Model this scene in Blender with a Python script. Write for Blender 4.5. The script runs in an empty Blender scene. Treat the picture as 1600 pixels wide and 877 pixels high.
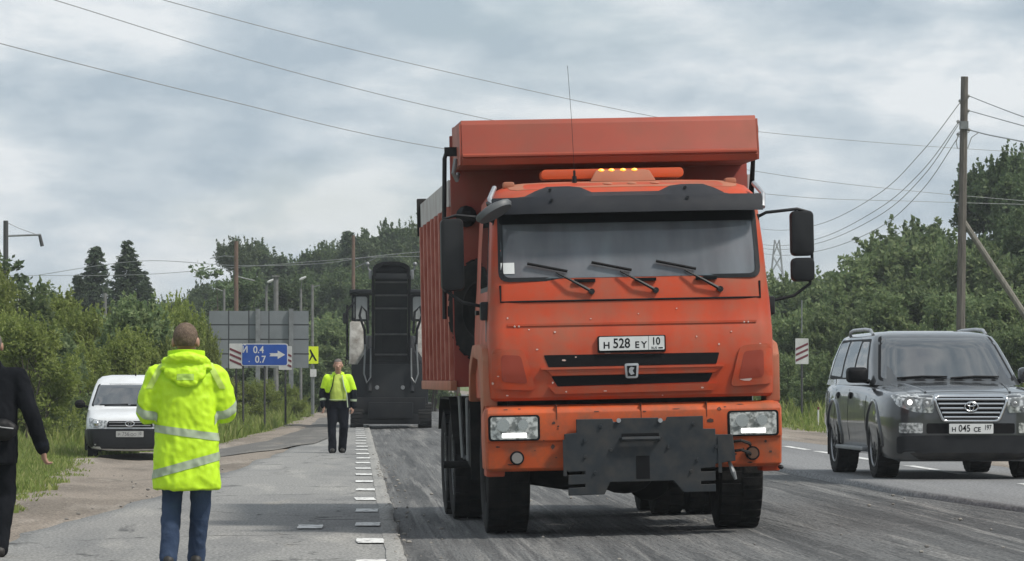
import bpy, bmesh, math, random
import numpy as np
from mathutils import Vector, Matrix, noise
from mathutils.bvhtree import BVHTree

R = math.radians
SC = bpy.context.scene
COL = SC.collection
rnd = random.Random(7)

# ------------------------------------------------------------------ camera, sky, sun, exposure
CAM_H = 1.34
cam_data = bpy.data.cameras.new('camera')
cam_data.sensor_width = 36.0
cam_data.lens = 36.0 * 6400 / 1600
cam_data.shift_x = (800 - 556) / 1600
cam_data.shift_y = (592 - 438.5) / 1600
cam_data.clip_start = 0.5
cam_data.clip_end = 6000
cam = bpy.data.objects.new('camera', cam_data)
COL.objects.link(cam)
cam.location = (0, 0, CAM_H)
cam.rotation_euler = (R(90), 0, 0)
SC.camera = cam

SUN_EL, SUN_AZ = R(53), R(119)          # azimuth clockwise from +Y (the road ahead): sun to the right
world = bpy.data.worlds.new('World')
SC.world = world
world.use_nodes = True
wn, wl = world.node_tree.nodes, world.node_tree.links
wn.clear()
w_out = wn.new('ShaderNodeOutputWorld')
w_bg = wn.new('ShaderNodeBackground'); w_bg.inputs['Strength'].default_value = 0.1
w_sky = wn.new('ShaderNodeTexSky'); w_sky.sky_type = 'NISHITA'; w_sky.sun_disc = False
w_sky.sun_elevation = SUN_EL; w_sky.sun_rotation = SUN_AZ
w_tc = wn.new('ShaderNodeTexCoord')
w_map = wn.new('ShaderNodeMapping'); w_map.inputs['Scale'].default_value = (19, 19, 50)
w_map.inputs['Location'].default_value = (3.1, 1.7, 0.4)
wl.new(w_tc.outputs['Generated'], w_map.inputs['Vector'])
w_n1 = wn.new('ShaderNodeTexNoise'); w_n1.inputs['Scale'].default_value = 1.0
w_n1.inputs['Detail'].default_value = 7; w_n1.inputs['Roughness'].default_value = 0.56; w_n1.inputs['Distortion'].default_value = 0.1
wl.new(w_map.outputs[0], w_n1.inputs['Vector'])
w_cr = wn.new('ShaderNodeValToRGB')                       # cloud brightness
e = w_cr.color_ramp.elements
e[0].position = 0.36; e[0].color = (4.1, 4.95, 5.7, 1)
e[1].position = 0.62; e[1].color = (7.9, 8.25, 8.5, 1)
m_ = e.new(0.5); m_.color = (5.8, 6.5, 7.05, 1)
wl.new(w_n1.outputs['Fac'], w_cr.inputs['Fac'])
w_map2 = wn.new('ShaderNodeMapping'); w_map2.inputs['Scale'].default_value = (7, 7, 22)
w_map2.inputs['Location'].default_value = (9.3, 4.0, 2.0)
wl.new(w_tc.outputs['Generated'], w_map2.inputs['Vector'])
w_n2 = wn.new('ShaderNodeTexNoise'); w_n2.inputs['Scale'].default_value = 1.0; w_n2.inputs['Detail'].default_value = 5
wl.new(w_map2.outputs[0], w_n2.inputs['Vector'])
w_cov = wn.new('ShaderNodeMapRange')                      # cloud cover: mostly closed, thin in places
w_cov.inputs['From Min'].default_value = 0.3; w_cov.inputs['From Max'].default_value = 0.5
w_cov.inputs['To Min'].default_value = 0.55; w_cov.inputs['To Max'].default_value = 0.97
wl.new(w_n2.outputs['Fac'], w_cov.inputs['Value'])
w_mix = wn.new('ShaderNodeMix'); w_mix.data_type = 'RGBA'
wl.new(w_cov.outputs[0], w_mix.inputs['Factor'])
wl.new(w_sky.outputs[0], w_mix.inputs['A'])
wl.new(w_cr.outputs['Color'], w_mix.inputs['B'])
wl.new(w_mix.outputs['Result'], w_bg.inputs['Color'])
wl.new(w_bg.outputs[0], w_out.inputs['Surface'])

sun_data = bpy.data.lights.new('sun', 'SUN')
sun_data.energy = 3.2; sun_data.angle = R(7); sun_data.color = (1.0, 0.95, 0.87)
sun = bpy.data.objects.new('sun', sun_data); COL.objects.link(sun)
sun_dir = Vector((math.sin(SUN_AZ) * math.cos(SUN_EL), math.cos(SUN_AZ) * math.cos(SUN_EL), math.sin(SUN_EL)))
sun.rotation_euler = sun_dir.to_track_quat('Z', 'Y').to_euler()
sun.location = (20, 20, 40)

SC.view_settings.view_transform = 'Standard'
SC.view_settings.look = 'None'
SC.view_settings.gamma = 1.0
SC.view_settings.exposure = 0.12
SC.view_settings.use_curve_mapping = False

# ------------------------------------------------------------------ helpers
def P(px, py, d):
    """a point of the place at distance d that the photograph shows at (px, py)"""
    return Vector(((px - 556) / 6400 * d, d, CAM_H + (592 - py) / 6400 * d))

MATS = {}
def mat(name, col, rough=0.6, metal=0.0, col2=None, scale=6.0, stretch=(1, 1, 1), bump=0.0, bscale=None, coat=0.0,
        ior=1.5, emit=None, estr=0.0, dirt=None, dirt_amt=0.0, dscale=1.5, detail=5, spec=0.5, island=False, contrast=(0.35, 0.65)):
    if name in MATS: return MATS[name]
    m = bpy.data.materials.new(name); m.use_nodes = True
    n, l = m.node_tree.nodes, m.node_tree.links
    b = n['Principled BSDF']
    b.inputs['Base Color'].default_value = (*col, 1)
    b.inputs['Roughness'].default_value = rough
    b.inputs['Metallic'].default_value = metal
    b.inputs['IOR'].default_value = ior
    b.inputs['Coat Weight'].default_value = coat
    b.inputs['Specular IOR Level'].default_value = spec
    tc = n.new('ShaderNodeTexCoord')
    mp = n.new('ShaderNodeMapping'); mp.inputs['Scale'].default_value = stretch
    l.new(tc.outputs['Object'], mp.inputs['Vector'])
    cur = None
    if col2 is not None:
        t = n.new('ShaderNodeTexNoise'); t.inputs['Scale'].default_value = scale; t.inputs['Detail'].default_value = detail
        l.new(mp.outputs[0], t.inputs['Vector'])
        mr = n.new('ShaderNodeMapRange'); mr.inputs['From Min'].default_value = contrast[0]; mr.inputs['From Max'].default_value = contrast[1]
        l.new(t.outputs['Fac'], mr.inputs['Value'])
        mx = n.new('ShaderNodeMix'); mx.data_type = 'RGBA'
        mx.inputs['A'].default_value = (*col, 1); mx.inputs['B'].default_value = (*col2, 1)
        l.new(mr.outputs[0], mx.inputs['Factor'])
        cur = mx.outputs['Result']
    if dirt is not None:
        t2 = n.new('ShaderNodeTexNoise'); t2.inputs['Scale'].default_value = dscale; t2.inputs['Detail'].default_value = 9
        t2.inputs['Roughness'].default_value = 0.65
        l.new(tc.outputs['Object'], t2.inputs['Vector'])
        mr2 = n.new('ShaderNodeMapRange'); mr2.inputs['From Min'].default_value = 0.42; mr2.inputs['From Max'].default_value = 0.72
        mr2.inputs['To Max'].default_value = dirt_amt
        l.new(t2.outputs['Fac'], mr2.inputs['Value'])
        mx2 = n.new('ShaderNodeMix'); mx2.data_type = 'RGBA'
        if cur: l.new(cur, mx2.inputs['A'])
        else: mx2.inputs['A'].default_value = (*col, 1)
        mx2.inputs['B'].default_value = (*dirt, 1)
        l.new(mr2.outputs[0], mx2.inputs['Factor'])
        cur = mx2.outputs['Result']
        mr3 = n.new('ShaderNodeMapRange'); mr3.inputs['To Min'].default_value = rough; mr3.inputs['To Max'].default_value = min(1, rough + 0.3)
        l.new(mr2.outputs[0], mr3.inputs['Value']); l.new(mr3.outputs[0], b.inputs['Roughness'])
    if cur: l.new(cur, b.inputs['Base Color'])
    if bump:
        t3 = n.new('ShaderNodeTexNoise'); t3.inputs['Scale'].default_value = bscale or scale * 4; t3.inputs['Detail'].default_value = 4
        l.new(mp.outputs[0], t3.inputs['Vector'])
        bp = n.new('ShaderNodeBump'); bp.inputs['Strength'].default_value = bump; bp.inputs['Distance'].default_value = 0.02
        l.new(t3.outputs['Fac'], bp.inputs['Height']); l.new(bp.outputs[0], b.inputs['Normal'])
    if emit:
        b.inputs['Emission Color'].default_value = (*emit, 1); b.inputs['Emission Strength'].default_value = estr
    MATS[name] = m
    return m

def leaf_mat(name, c1, c2, c3, trans=0.35):
    m = bpy.data.materials.new(name); m.use_nodes = True
    n, l = m.node_tree.nodes, m.node_tree.links
    n.clear()
    out = n.new('ShaderNodeOutputMaterial')
    geo = n.new('ShaderNodeNewGeometry')
    tc = n.new('ShaderNodeTexCoord')
    t = n.new('ShaderNodeTexNoise'); t.inputs['Scale'].default_value = 0.9; t.inputs['Detail'].default_value = 3
    oi = n.new('ShaderNodeObjectInfo')
    addv = n.new('ShaderNodeVectorMath'); addv.operation = 'ADD'
    sc = n.new('ShaderNodeVectorMath'); sc.operation = 'SCALE'; sc.inputs['Scale'].default_value = 50
    cmb = n.new('ShaderNodeCombineXYZ'); l.new(oi.outputs['Random'], cmb.inputs[0])
    l.new(cmb.outputs[0], sc.inputs[0])
    l.new(tc.outputs['Object'], addv.inputs[0]); l.new(sc.outputs[0], addv.inputs[1])
    l.new(addv.outputs[0], t.inputs['Vector'])
    mr = n.new('ShaderNodeMapRange'); mr.inputs['From Min'].default_value = 0.35; mr.inputs['From Max'].default_value = 0.65
    l.new(t.outputs['Fac'], mr.inputs['Value'])
    mx = n.new('ShaderNodeMix'); mx.data_type = 'RGBA'
    mx.inputs['A'].default_value = (*c1, 1); mx.inputs['B'].default_value = (*c2, 1)
    l.new(mr.outputs[0], mx.inputs['Factor'])
    mx2 = n.new('ShaderNodeMix'); mx2.data_type = 'RGBA'; mx2.inputs['B'].default_value = (*c3, 1)
    pw = n.new('ShaderNodeMath'); pw.operation = 'POWER'; pw.inputs[1].default_value = 2.2
    l.new(geo.outputs['Random Per Island'], pw.inputs[0])
    l.new(mx.outputs['Result'], mx2.inputs['A']); l.new(pw.outputs[0], mx2.inputs['Factor'])
    hs = n.new('ShaderNodeHueSaturation')
    mo = n.new('ShaderNodeMapRange'); mo.inputs['To Min'].default_value = 0.75; mo.inputs['To Max'].default_value = 1.25
    l.new(oi.outputs['Random'], mo.inputs['Value']); l.new(mo.outputs[0], hs.inputs['Value'])
    l.new(mx2.outputs['Result'], hs.inputs['Color'])
    d = n.new('ShaderNodeBsdfPrincipled'); d.inputs['Roughness'].default_value = 0.62
    d.inputs['Specular IOR Level'].default_value = 0.25
    l.new(hs.outputs['Color'], d.inputs['Base Color'])
    tr = n.new('ShaderNodeBsdfTranslucent'); l.new(hs.outputs['Color'], tr.inputs['Color'])
    ms = n.new('ShaderNodeMixShader'); ms.inputs['Fac'].default_value = trans
    l.new(d.outputs[0], ms.inputs[1]); l.new(tr.outputs[0], ms.inputs[2])
    l.new(ms.outputs[0], out.inputs['Surface'])
    MATS[name] = m
    return m

def glass_mat(name, tint=(0.05, 0.06, 0.065), clear=0.4, rough=0.04, dusty=(0.16, 0.17, 0.17), dust=0.35, ior=1.6):
    """window glass: see-through share, glossy front and a film of dust"""
    m = bpy.data.materials.new(name); m.use_nodes = True
    n, l = m.node_tree.nodes, m.node_tree.links
    n.clear()
    out = n.new('ShaderNodeOutputMaterial')
    tc = n.new('ShaderNodeTexCoord')
    t = n.new('ShaderNodeTexNoise'); t.inputs['Scale'].default_value = 2.2; t.inputs['Detail'].default_value = 6
    mp = n.new('ShaderNodeMapping'); mp.inputs['Scale'].default_value = (1.6, 1, 0.35)
    l.new(tc.outputs['Object'], mp.inputs[0]); l.new(mp.outputs[0], t.inputs['Vector'])
    mr = n.new('ShaderNodeMapRange'); mr.inputs['From Min'].default_value = 0.3; mr.inputs['From Max'].default_value = 0.7
    mr.inputs['To Min'].default_value = dust * 0.6; mr.inputs['To Max'].default_value = dust * 1.3
    l.new(t.outputs['Fac'], mr.inputs['Value'])
    b = n.new('ShaderNodeBsdfPrincipled')
    mx = n.new('ShaderNodeMix'); mx.data_type = 'RGBA'
    mx.inputs['A'].default_value = (*tint, 1); mx.inputs['B'].default_value = (*dusty, 1)
    l.new(mr.outputs[0], mx.inputs['Factor']); l.new(mx.outputs['Result'], b.inputs['Base Color'])
    b.inputs['Roughness'].default_value = rough; b.inputs['IOR'].default_value = ior
    tp = n.new('ShaderNodeBsdfTransparent'); tp.inputs['Color'].default_value = (0.75, 0.8, 0.82, 1)
    ms = n.new('ShaderNodeMixShader'); ms.inputs['Fac'].default_value = clear
    l.new(b.outputs[0], ms.inputs[1]); l.new(tp.outputs[0], ms.inputs[2]); l.new(ms.outputs[0], out.inputs['Surface'])
    MATS[name] = m
    return m

def link(name, me, m=None, parent=None, loc=None, smooth=None):
    o = bpy.data.objects.new(name, me)
    COL.objects.link(o)
    if m is not None and not me.materials: me.materials.append(m)
    if parent is not None: o.parent = parent
    if loc is not None: o.location = loc
    return o

def tag(o, label, cat, group=None):
    o['label'] = label; o['category'] = cat
    if group: o['group'] = group
    return o

def kind(o, k): o['kind'] = k; return o

def thing(name, label, cat, loc=(0, 0, 0), rot=(0, 0, 0), group=None):
    o = bpy.data.objects.new(name, None); COL.objects.link(o)
    o.location = loc; o.rotation_euler = rot; o.empty_display_size = 0.2
    return tag(o, label, cat, group)

def part(name, parent, loc=(0, 0, 0), rot=(0, 0, 0)):
    o = bpy.data.objects.new(name, None); COL.objects.link(o)
    o.parent = parent; o.location = loc; o.rotation_euler = rot; o.empty_display_size = 0.1
    return o

def copy_tree(o, parent=None):
    c = o.copy(); COL.objects.link(c); c.parent = parent
    for ch in list(o.children):
        copy_tree(ch, c)
    return c

class MB:
    """collects shapes into one bmesh"""
    def __init__(s): s.bm = bmesh.new()
    def _quad_rings(s, rings, closed=True, caps=True):
        bm = s.bm
        vr = [[bm.verts.new(p) for p in r] for r in rings]
        n = len(vr[0])
        for a, b in zip(vr[:-1], vr[1:]):
            for i in range(n if closed else n - 1):
                j = (i + 1) % n
                bm.faces.new((a[i], a[j], b[j], b[i]))
        if caps:
            bm.faces.new(list(reversed(vr[0]))); bm.faces.new(vr[-1])
        return s
    def loft(s, rings, closed=True, caps=True): return s._quad_rings(rings, closed, caps)
    def box(s, x0, x1, y0, y1, z0, z1, M=None):
        pts = [Vector((x, y, z)) for z in (z0, z1) for x, y in ((x0, y0), (x1, y0), (x1, y1), (x0, y1))]
        if M is not None: pts = [M @ p for p in pts]
        return s._quad_rings([pts[:4], pts[4:]])
    def frustum(s, bot, top):
        return s._quad_rings([[Vector(p) for p in bot], [Vector(p) for p in top]])
    def tube(s, pts, r, seg=10, ell=None, caps=True, up=None):
        """tube along points; r a number or a list; ell = (a, b) section factors"""
        pts = [Vector(p) for p in pts]
        rs = r if isinstance(r, (list, tuple)) else [r] * len(pts)
        rings = []
        ref = Vector(up) if up else None
        last = None
        for i, p in enumerate(pts):
            t = (pts[min(i + 1, len(pts) - 1)] - pts[max(i - 1, 0)]).normalized()
            if ref is not None: u = (ref - t * ref.dot(t))
            elif last is not None: u = last - t * last.dot(t)
            else:
                u = t.cross(Vector((0, 0, 1)))
                if u.length < 1e-3: u = Vector((1, 0, 0))
            u.normalize(); last = u
            v = t.cross(u)
            a, b = ell if ell else (1, 1)
            rings.append([p + (u * math.cos(2 * math.pi * k / seg) * a + v * math.sin(2 * math.pi * k / seg) * b) * rs[i] for k in range(seg)])
        return s._quad_rings(rings, True, caps)
    def ball(s, c, r, seg=12, M=None):
        if not isinstance(r, (tuple, list)): r = (r, r, r)
        c = Vector(c)
        mat4 = Matrix.Translation(c) @ (M.to_4x4() if M is not None else Matrix()) @ Matrix.Diagonal((*r, 1))
        bmesh.ops.create_uvsphere(s.bm, u_segments=seg, v_segments=max(6, seg * 2 // 3), radius=1, matrix=mat4)
        return s
    def prism(s, poly, axis, a, b):
        """extrude a 2D polygon: axis 'y': poly (x,z); 'x': poly (y,z); 'z': poly (x,y)"""
        f = {'y': lambda p, t: (p[0], t, p[1]), 'x': lambda p, t: (t, p[0], p[1]), 'z': lambda p, t: (p[0], p[1], t)}[axis]
        return s._quad_rings([[Vector(f(p, a)) for p in poly], [Vector(f(p, b)) for p in poly]])
    def lathe(s, prof, axis='x', seg=32, c=(0, 0, 0)):
        """profile (radius, along) turned about an axis"""
        rings = []
        for r, t in prof:
            ring = []
            for k in range(seg):
                a = 2 * math.pi * k / seg
                ca, sa = math.cos(a) * r, math.sin(a) * r
                p = {'x': (t, ca, sa), 'y': (ca, t, sa), 'z': (ca, sa, t)}[axis]
                ring.append(Vector(p) + Vector(c))
            rings.append(ring)
        return s._quad_rings(rings, True, True)
    def mesh(s, name, smooth=30, bevel=0.0, bseg=2):
        bm = s.bm
        bmesh.ops.recalc_face_normals(bm, faces=bm.faces[:])
        if bevel:
            ed = [e for e in bm.edges if len(e.link_faces) == 2 and e.calc_face_angle(0) > R(28)]
            try: bmesh.ops.bevel(bm, geom=ed, offset=bevel, segments=bseg, affect='EDGES', profile=0.6, clamp_overlap=True)
            except Exception: pass
        me = bpy.data.meshes.new(name)
        if smooth:
            for f in bm.faces: f.smooth = True
            for e in bm.edges:
                if len(e.link_faces) == 2 and e.calc_face_angle(0) > R(smooth): e.smooth = False
        bm.to_mesh(me); bm.free()
        return me
    def build(s, name, m, parent=None, smooth=30, bevel=0.0, bseg=2, loc=None):
        return link(name, s.mesh(name, smooth, bevel, bseg), m, parent, loc)

def evaluated(o, keep=True):
    dg = bpy.context.evaluated_depsgraph_get(); dg.update()
    me = bpy.data.meshes.new_from_object(o.evaluated_get(dg), preserve_all_data_layers=True, depsgraph=dg)
    return me

def bake(o, smooth=None):
    """apply the modifiers of an object"""
    bpy.context.view_layer.update()
    me = evaluated(o)
    o.modifiers.clear()
    o.data = me
    if smooth is not None:
        me.shade_smooth() if hasattr(me, 'shade_smooth') else None
        if smooth > 0: me.set_sharp_from_angle(angle=R(smooth))
    return o

def cut(o, cutter_mesh, m=None):
    c = bpy.data.objects.new('cutter', cutter_mesh); COL.objects.link(c)
    if m is not None: cutter_mesh.materials.clear(); cutter_mesh.materials.append(m)
    md = o.modifiers.new('b', 'BOOLEAN'); md.operation = 'DIFFERENCE'; md.solver = 'EXACT'; md.object = c
    try: md.material_mode = 'TRANSFER'
    except Exception: pass
    bake(o)
    bpy.data.objects.remove(c)
    return o

def bvh_of(me):
    bm = bmesh.new(); bm.from_mesh(me)
    t = BVHTree.FromBMesh(bm); bm.free()
    return t

def patch(name, bvh, poly, axis, off, m, parent, cuts=4, depth=0.012, smooth=40, src=6.0):
    """a thin panel with a 2D outline laid on a curved surface. axis 'y': (x,z) seen from the front; 'x-'/'x+': (y,z) seen from
    a side; 'z': (x,y) from above"""
    bm = bmesh.new()
    vs = [bm.verts.new((p[0], p[1], 0)) for p in poly]
    bm.faces.new(vs)
    bmesh.ops.triangulate(bm, faces=bm.faces[:])
    if cuts: bmesh.ops.subdivide_edges(bm, edges=bm.edges[:], cuts=cuts, use_grid_fill=True)
    conv = {'y': (lambda a, b: Vector((a, -src, b)), Vector((0, 1, 0))),
            'x-': (lambda a, b: Vector((-src, a, b)), Vector((1, 0, 0))),
            'x+': (lambda a, b: Vector((src, a, b)), Vector((-1, 0, 0))),
            'z': (lambda a, b: Vector((a, b, src)), Vector((0, 0, -1)))}[axis]
    miss = []
    ts = []
    for v in bm.verts:
        o = conv[0](v.co.x, v.co.y)
        hit = bvh.ray_cast(o, conv[1])
        if hit[0] is None: miss.append((v, o)); continue
        v.co = hit[0] - conv[1] * off; ts.append((hit[0] - o).dot(conv[1]))
    for v, o in miss:
        v.co = o + conv[1] * (max(ts) if ts else src)
    be = [e for e in bm.edges if len(e.link_faces) == 1]
    if depth:
        ex = bmesh.ops.extrude_edge_only(bm, edges=be)
        for g in ex['geom']:
            if isinstance(g, bmesh.types.BMVert): g.co += conv[1] * depth
    bmesh.ops.recalc_face_normals(bm, faces=bm.faces[:])
    me = bpy.data.meshes.new(name)
    for f in bm.faces: f.smooth = True
    for e in bm.edges:
        if len(e.link_faces) == 2 and e.calc_face_angle(0) > R(smooth): e.smooth = False
    bm.to_mesh(me); bm.free()
    # outward facing
    return link(name, me, m, parent)

def rrect(x0, x1, z0, z1, r, n=4):
    pts = []
    for cx, cz, a0 in ((x1 - r, z1 - r, 0), (x0 + r, z1 - r, 90), (x0 + r, z0 + r, 180), (x1 - r, z0 + r, 270)):
        for k in range(n + 1):
            a = R(a0 + 90 * k / n)
            pts.append((cx + r * math.cos(a), cz + r * math.sin(a)))
    return pts

def round_poly(pts, r, n=3):
    out = []
    N = len(pts)
    for i in range(N):
        p0, p1, p2 = Vector(pts[i - 1]), Vector(pts[i]), Vector(pts[(i + 1) % N])
        a, b = (p0 - p1), (p2 - p1)
        rr = min(r, a.length * 0.45, b.length * 0.45)
        a = p1 + a.normalized() * rr; b = p1 + b.normalized() * rr
        for k in range(n + 1):
            t = k / n
            q = a * (1 - t) ** 2 + p1 * 2 * t * (1 - t) + b * t * t
            out.append((q.x, q.y))
    return out

def text_mesh(s, size, ext=0.002, sx=1.0, bold=0.0):
    c = bpy.data.curves.new('lettering', 'FONT')
    c.body = s; c.size = size; c.extrude = ext; c.align_x = 'CENTER'; c.align_y = 'CENTER'; c.offset = bold
    o = bpy.data.objects.new('lettering', c); COL.objects.link(o)
    bpy.context.view_layer.update()
    me = evaluated(o)
    bpy.data.objects.remove(o)
    for v in me.vertices: v.co.x *= sx
    return me

def lettering(s, size, loc, m, parent, ext=0.002, sx=1.0, rot=(math.pi / 2, 0, 0), bold=0.0, name='lettering'):
    o = link(name, text_mesh(s, size, ext, sx, bold), m, parent, loc)
    o.rotation_euler = rot
    return o
# ------------------------------------------------------------------ shared materials
ORANGE = mat('orange_paint', (0.50, 0.058, 0.014), 0.46, col2=(0.40, 0.052, 0.018), scale=1.6, stretch=(2.6, 2.6, 0.5), dirt=(0.27, 0.115, 0.07), dirt_amt=0.85, dscale=2.4, coat=0.04, contrast=(0.4, 0.7), spec=0.35)
ORANGE_B = mat('orange_bumper_paint', (0.58, 0.10, 0.022), 0.5, col2=(0.48, 0.08, 0.022), scale=3, dirt=(0.17, 0.085, 0.05), dirt_amt=0.8, dscale=5, spec=0.35)
ORANGE_FADED = mat('faded_orange_paint', (0.42, 0.14, 0.075), 0.65, col2=(0.36, 0.105, 0.05), scale=3, dirt=(0.3, 0.17, 0.11), dirt_amt=0.6, dscale=4)
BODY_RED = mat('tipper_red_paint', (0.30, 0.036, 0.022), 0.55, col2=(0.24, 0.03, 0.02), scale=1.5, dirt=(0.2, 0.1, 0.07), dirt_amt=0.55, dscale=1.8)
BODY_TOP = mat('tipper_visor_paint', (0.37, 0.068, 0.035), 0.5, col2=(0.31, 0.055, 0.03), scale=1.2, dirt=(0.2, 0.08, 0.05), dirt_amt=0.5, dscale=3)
BLACK = mat('black_plastic', (0.009, 0.010, 0.012), 0.5, col2=(0.016, 0.017, 0.019), scale=5, spec=0.3)
BLACK_DUSTY = mat('dusty_black_steel', (0.010, 0.010, 0.011), 0.8, col2=(0.03, 0.028, 0.026), scale=4, spec=0.2)
RUBBER = mat('tyre_rubber', (0.008, 0.008, 0.009), 0.9, col2=(0.022, 0.021, 0.02), scale=7, bump=0.3, spec=0.2)
RIM_GREY = mat('grey_steel_rim', (0.2, 0.205, 0.21), 0.5, metal=0.3, col2=(0.1, 0.1, 0.1), scale=6)
DARK_PLATE = mat('dark_grey_plate_paint', (0.017, 0.022, 0.027), 0.5, col2=(0.025, 0.030, 0.035), scale=4, dirt=(0.075, 0.065, 0.055), dirt_amt=0.5, dscale=7, spec=0.3)
VISOR_GREY = mat('smoked_visor_plastic', (0.020, 0.022, 0.027), 0.6, col2=(0.03, 0.031, 0.035), scale=4, spec=0.15)
CHROME = mat('chrome', (0.6, 0.61, 0.62), 0.18, metal=1.0)
ALU = mat('bare_aluminium', (0.55, 0.56, 0.57), 0.4, metal=0.8, col2=(0.4, 0.4, 0.41), scale=10)
PLATE_WHITE = mat('number_plate_white', (0.72, 0.73, 0.72), 0.4, col2=(0.6, 0.61, 0.6), scale=6)
INK = mat('black_ink', (0.006, 0.006, 0.007), 0.6, spec=0.15)
LENS = mat('clear_lamp_lens', (0.66, 0.67, 0.67), 0.12, metal=0.35, col2=(0.2, 0.21, 0.21), scale=26, contrast=(0.4, 0.6))
LED = mat('lit_daytime_lamp', (1, 1, 1), 0.3, emit=(1, 0.98, 0.94), estr=1.6)
AMBER = mat('lit_amber_lamp', (0.9, 0.35, 0.03), 0.3, emit=(1.0, 0.42, 0.05), estr=1.6)
AMBER_OFF = mat('orange_beacon_plastic', (0.62, 0.085, 0.018), 0.3, col2=(0.55, 0.1, 0.03), scale=4)
WHITE_CHIP = mat('chipped_primer', (0.62, 0.45, 0.4), 0.7)
GLASS_TRUCK = glass_mat('dusty_windscreen', (0.03, 0.036, 0.04), 0.30, 0.04, (0.27, 0.33, 0.37), 0.66)
GLASS_DARK = glass_mat('tinted_glass', (0.012, 0.014, 0.016), 0.0, 0.03, (0.1, 0.105, 0.11), 0.15, ior=2.6)
INTERIOR = mat('cab_interior', (0.05, 0.052, 0.055), 0.8, col2=(0.08, 0.08, 0.08), scale=3)
WOOD_POLE = mat('weathered_pole_wood', (0.085, 0.075, 0.066), 0.9, col2=(0.14, 0.125, 0.11), scale=8, stretch=(3, 3, 0.3), bump=0.4)
CONCRETE = mat('pole_concrete', (0.19, 0.19, 0.185), 0.9, col2=(0.13, 0.13, 0.125), scale=5)
STEEL_GREY = mat('galvanised_steel', (0.25, 0.26, 0.265), 0.5, metal=0.4, col2=(0.18, 0.185, 0.19), scale=5)
WIRE = mat('wire_aluminium', (0.3, 0.305, 0.31), 0.6)
BARK = mat('bark', (0.07, 0.055, 0.042), 0.95, col2=(0.12, 0.1, 0.08), scale=6, stretch=(2, 2, 0.4))
BARK_PINE = mat('pine_bark', (0.13, 0.075, 0.045), 0.95, col2=(0.08, 0.055, 0.04), scale=6, stretch=(2, 2, 0.4))
# ------------------------------------------------------------------ ground, roads, shoulders
def interp(tab, y): return float(np.interp(y, [t[0] for t in tab], [t[1] for t in tab]))
def wob(y, s, amp, seed): return amp * (noise.noise(Vector((y * s, seed * 7.3, 0))) + 0.5 * noise.noise(Vector((y * s * 2.7, seed * 3.1, 5))))
X_KERB = 0.37
R_EDGE = [(0, 8.4), (25, 7.0), (37.6, 6.14), (44, 5.82), (54, 5.68), (80, 5.6), (400, 5.6)]
R_FAR = [(0, 9.6), (40, 9.0), (79, 8.3), (100, 8.2), (400, 8.2)]
R_DIRT = [(0, 12.3), (60, 11.2), (100, 10.5), (400, 10.5)]
GRASS_L = [(0, -3.3), (30, -3.45), (47, -3.85), (62, -4.6), (80, -5.4), (90, -3.1), (113, -2.1), (162, -1.5), (400, -1.2)]
ASPH_L = [(0, -3.6), (26, -3.3), (34, -2.9), (45, -2.35), (58, -1.9), (75, -1.35), (95, -0.95), (120, -0.75), (400, -0.7)]
def sm(t): t = max(0.0, min(1.0, t)); return t * t * (3 - 2 * t)
def z_left(x, y):
    """natural ground left of the asphalt"""
    z = -0.02 - 0.2 * sm((-1.5 - x) / 2.5) * sm((y - 40) / 30)
    z += 0.1 * max(0.0, -5.9 - x) * sm((y - 35) / 25)
    return min(z, 1.6)
def z_right(x, y):
    z = 0.15 - 0.05 * sm((x - 9) / 1.5)
    z += 0.075 * max(0.0, x - 11.0)
    return min(z, 1.5)
def z_milled(x): return -0.04 + 0.021 * (x - X_KERB) + 0.014 * max(0.0, x - 4.0)
def z_ground(x, y):
    if x < -0.5: return z_left(x, y)
    if x < X_KERB: return 0.0
    if x < interp(R_EDGE, y): return z_milled(x)
    if x < interp(R_FAR, y): return 0.16
    return z_right(x, y)

def grid_mesh(name, xs_of, ys, zf):
    rows = []
    V, F = [], []
    for y in ys:
        xs = xs_of(y)
        for x in xs: V.append((x, y, zf(x, y)))
        rows.append(len(xs))
    n = rows[0]
    for j in range(len(ys) - 1):
        for i in range(n - 1):
            a = j * n + i
            F.append((a, a + 1, a + n + 1, a + n))
    me = bpy.data.meshes.new(name); me.from_pydata(V, [], F); me.update()
    for p in me.polygons: p.use_smooth = True
    return me

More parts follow.
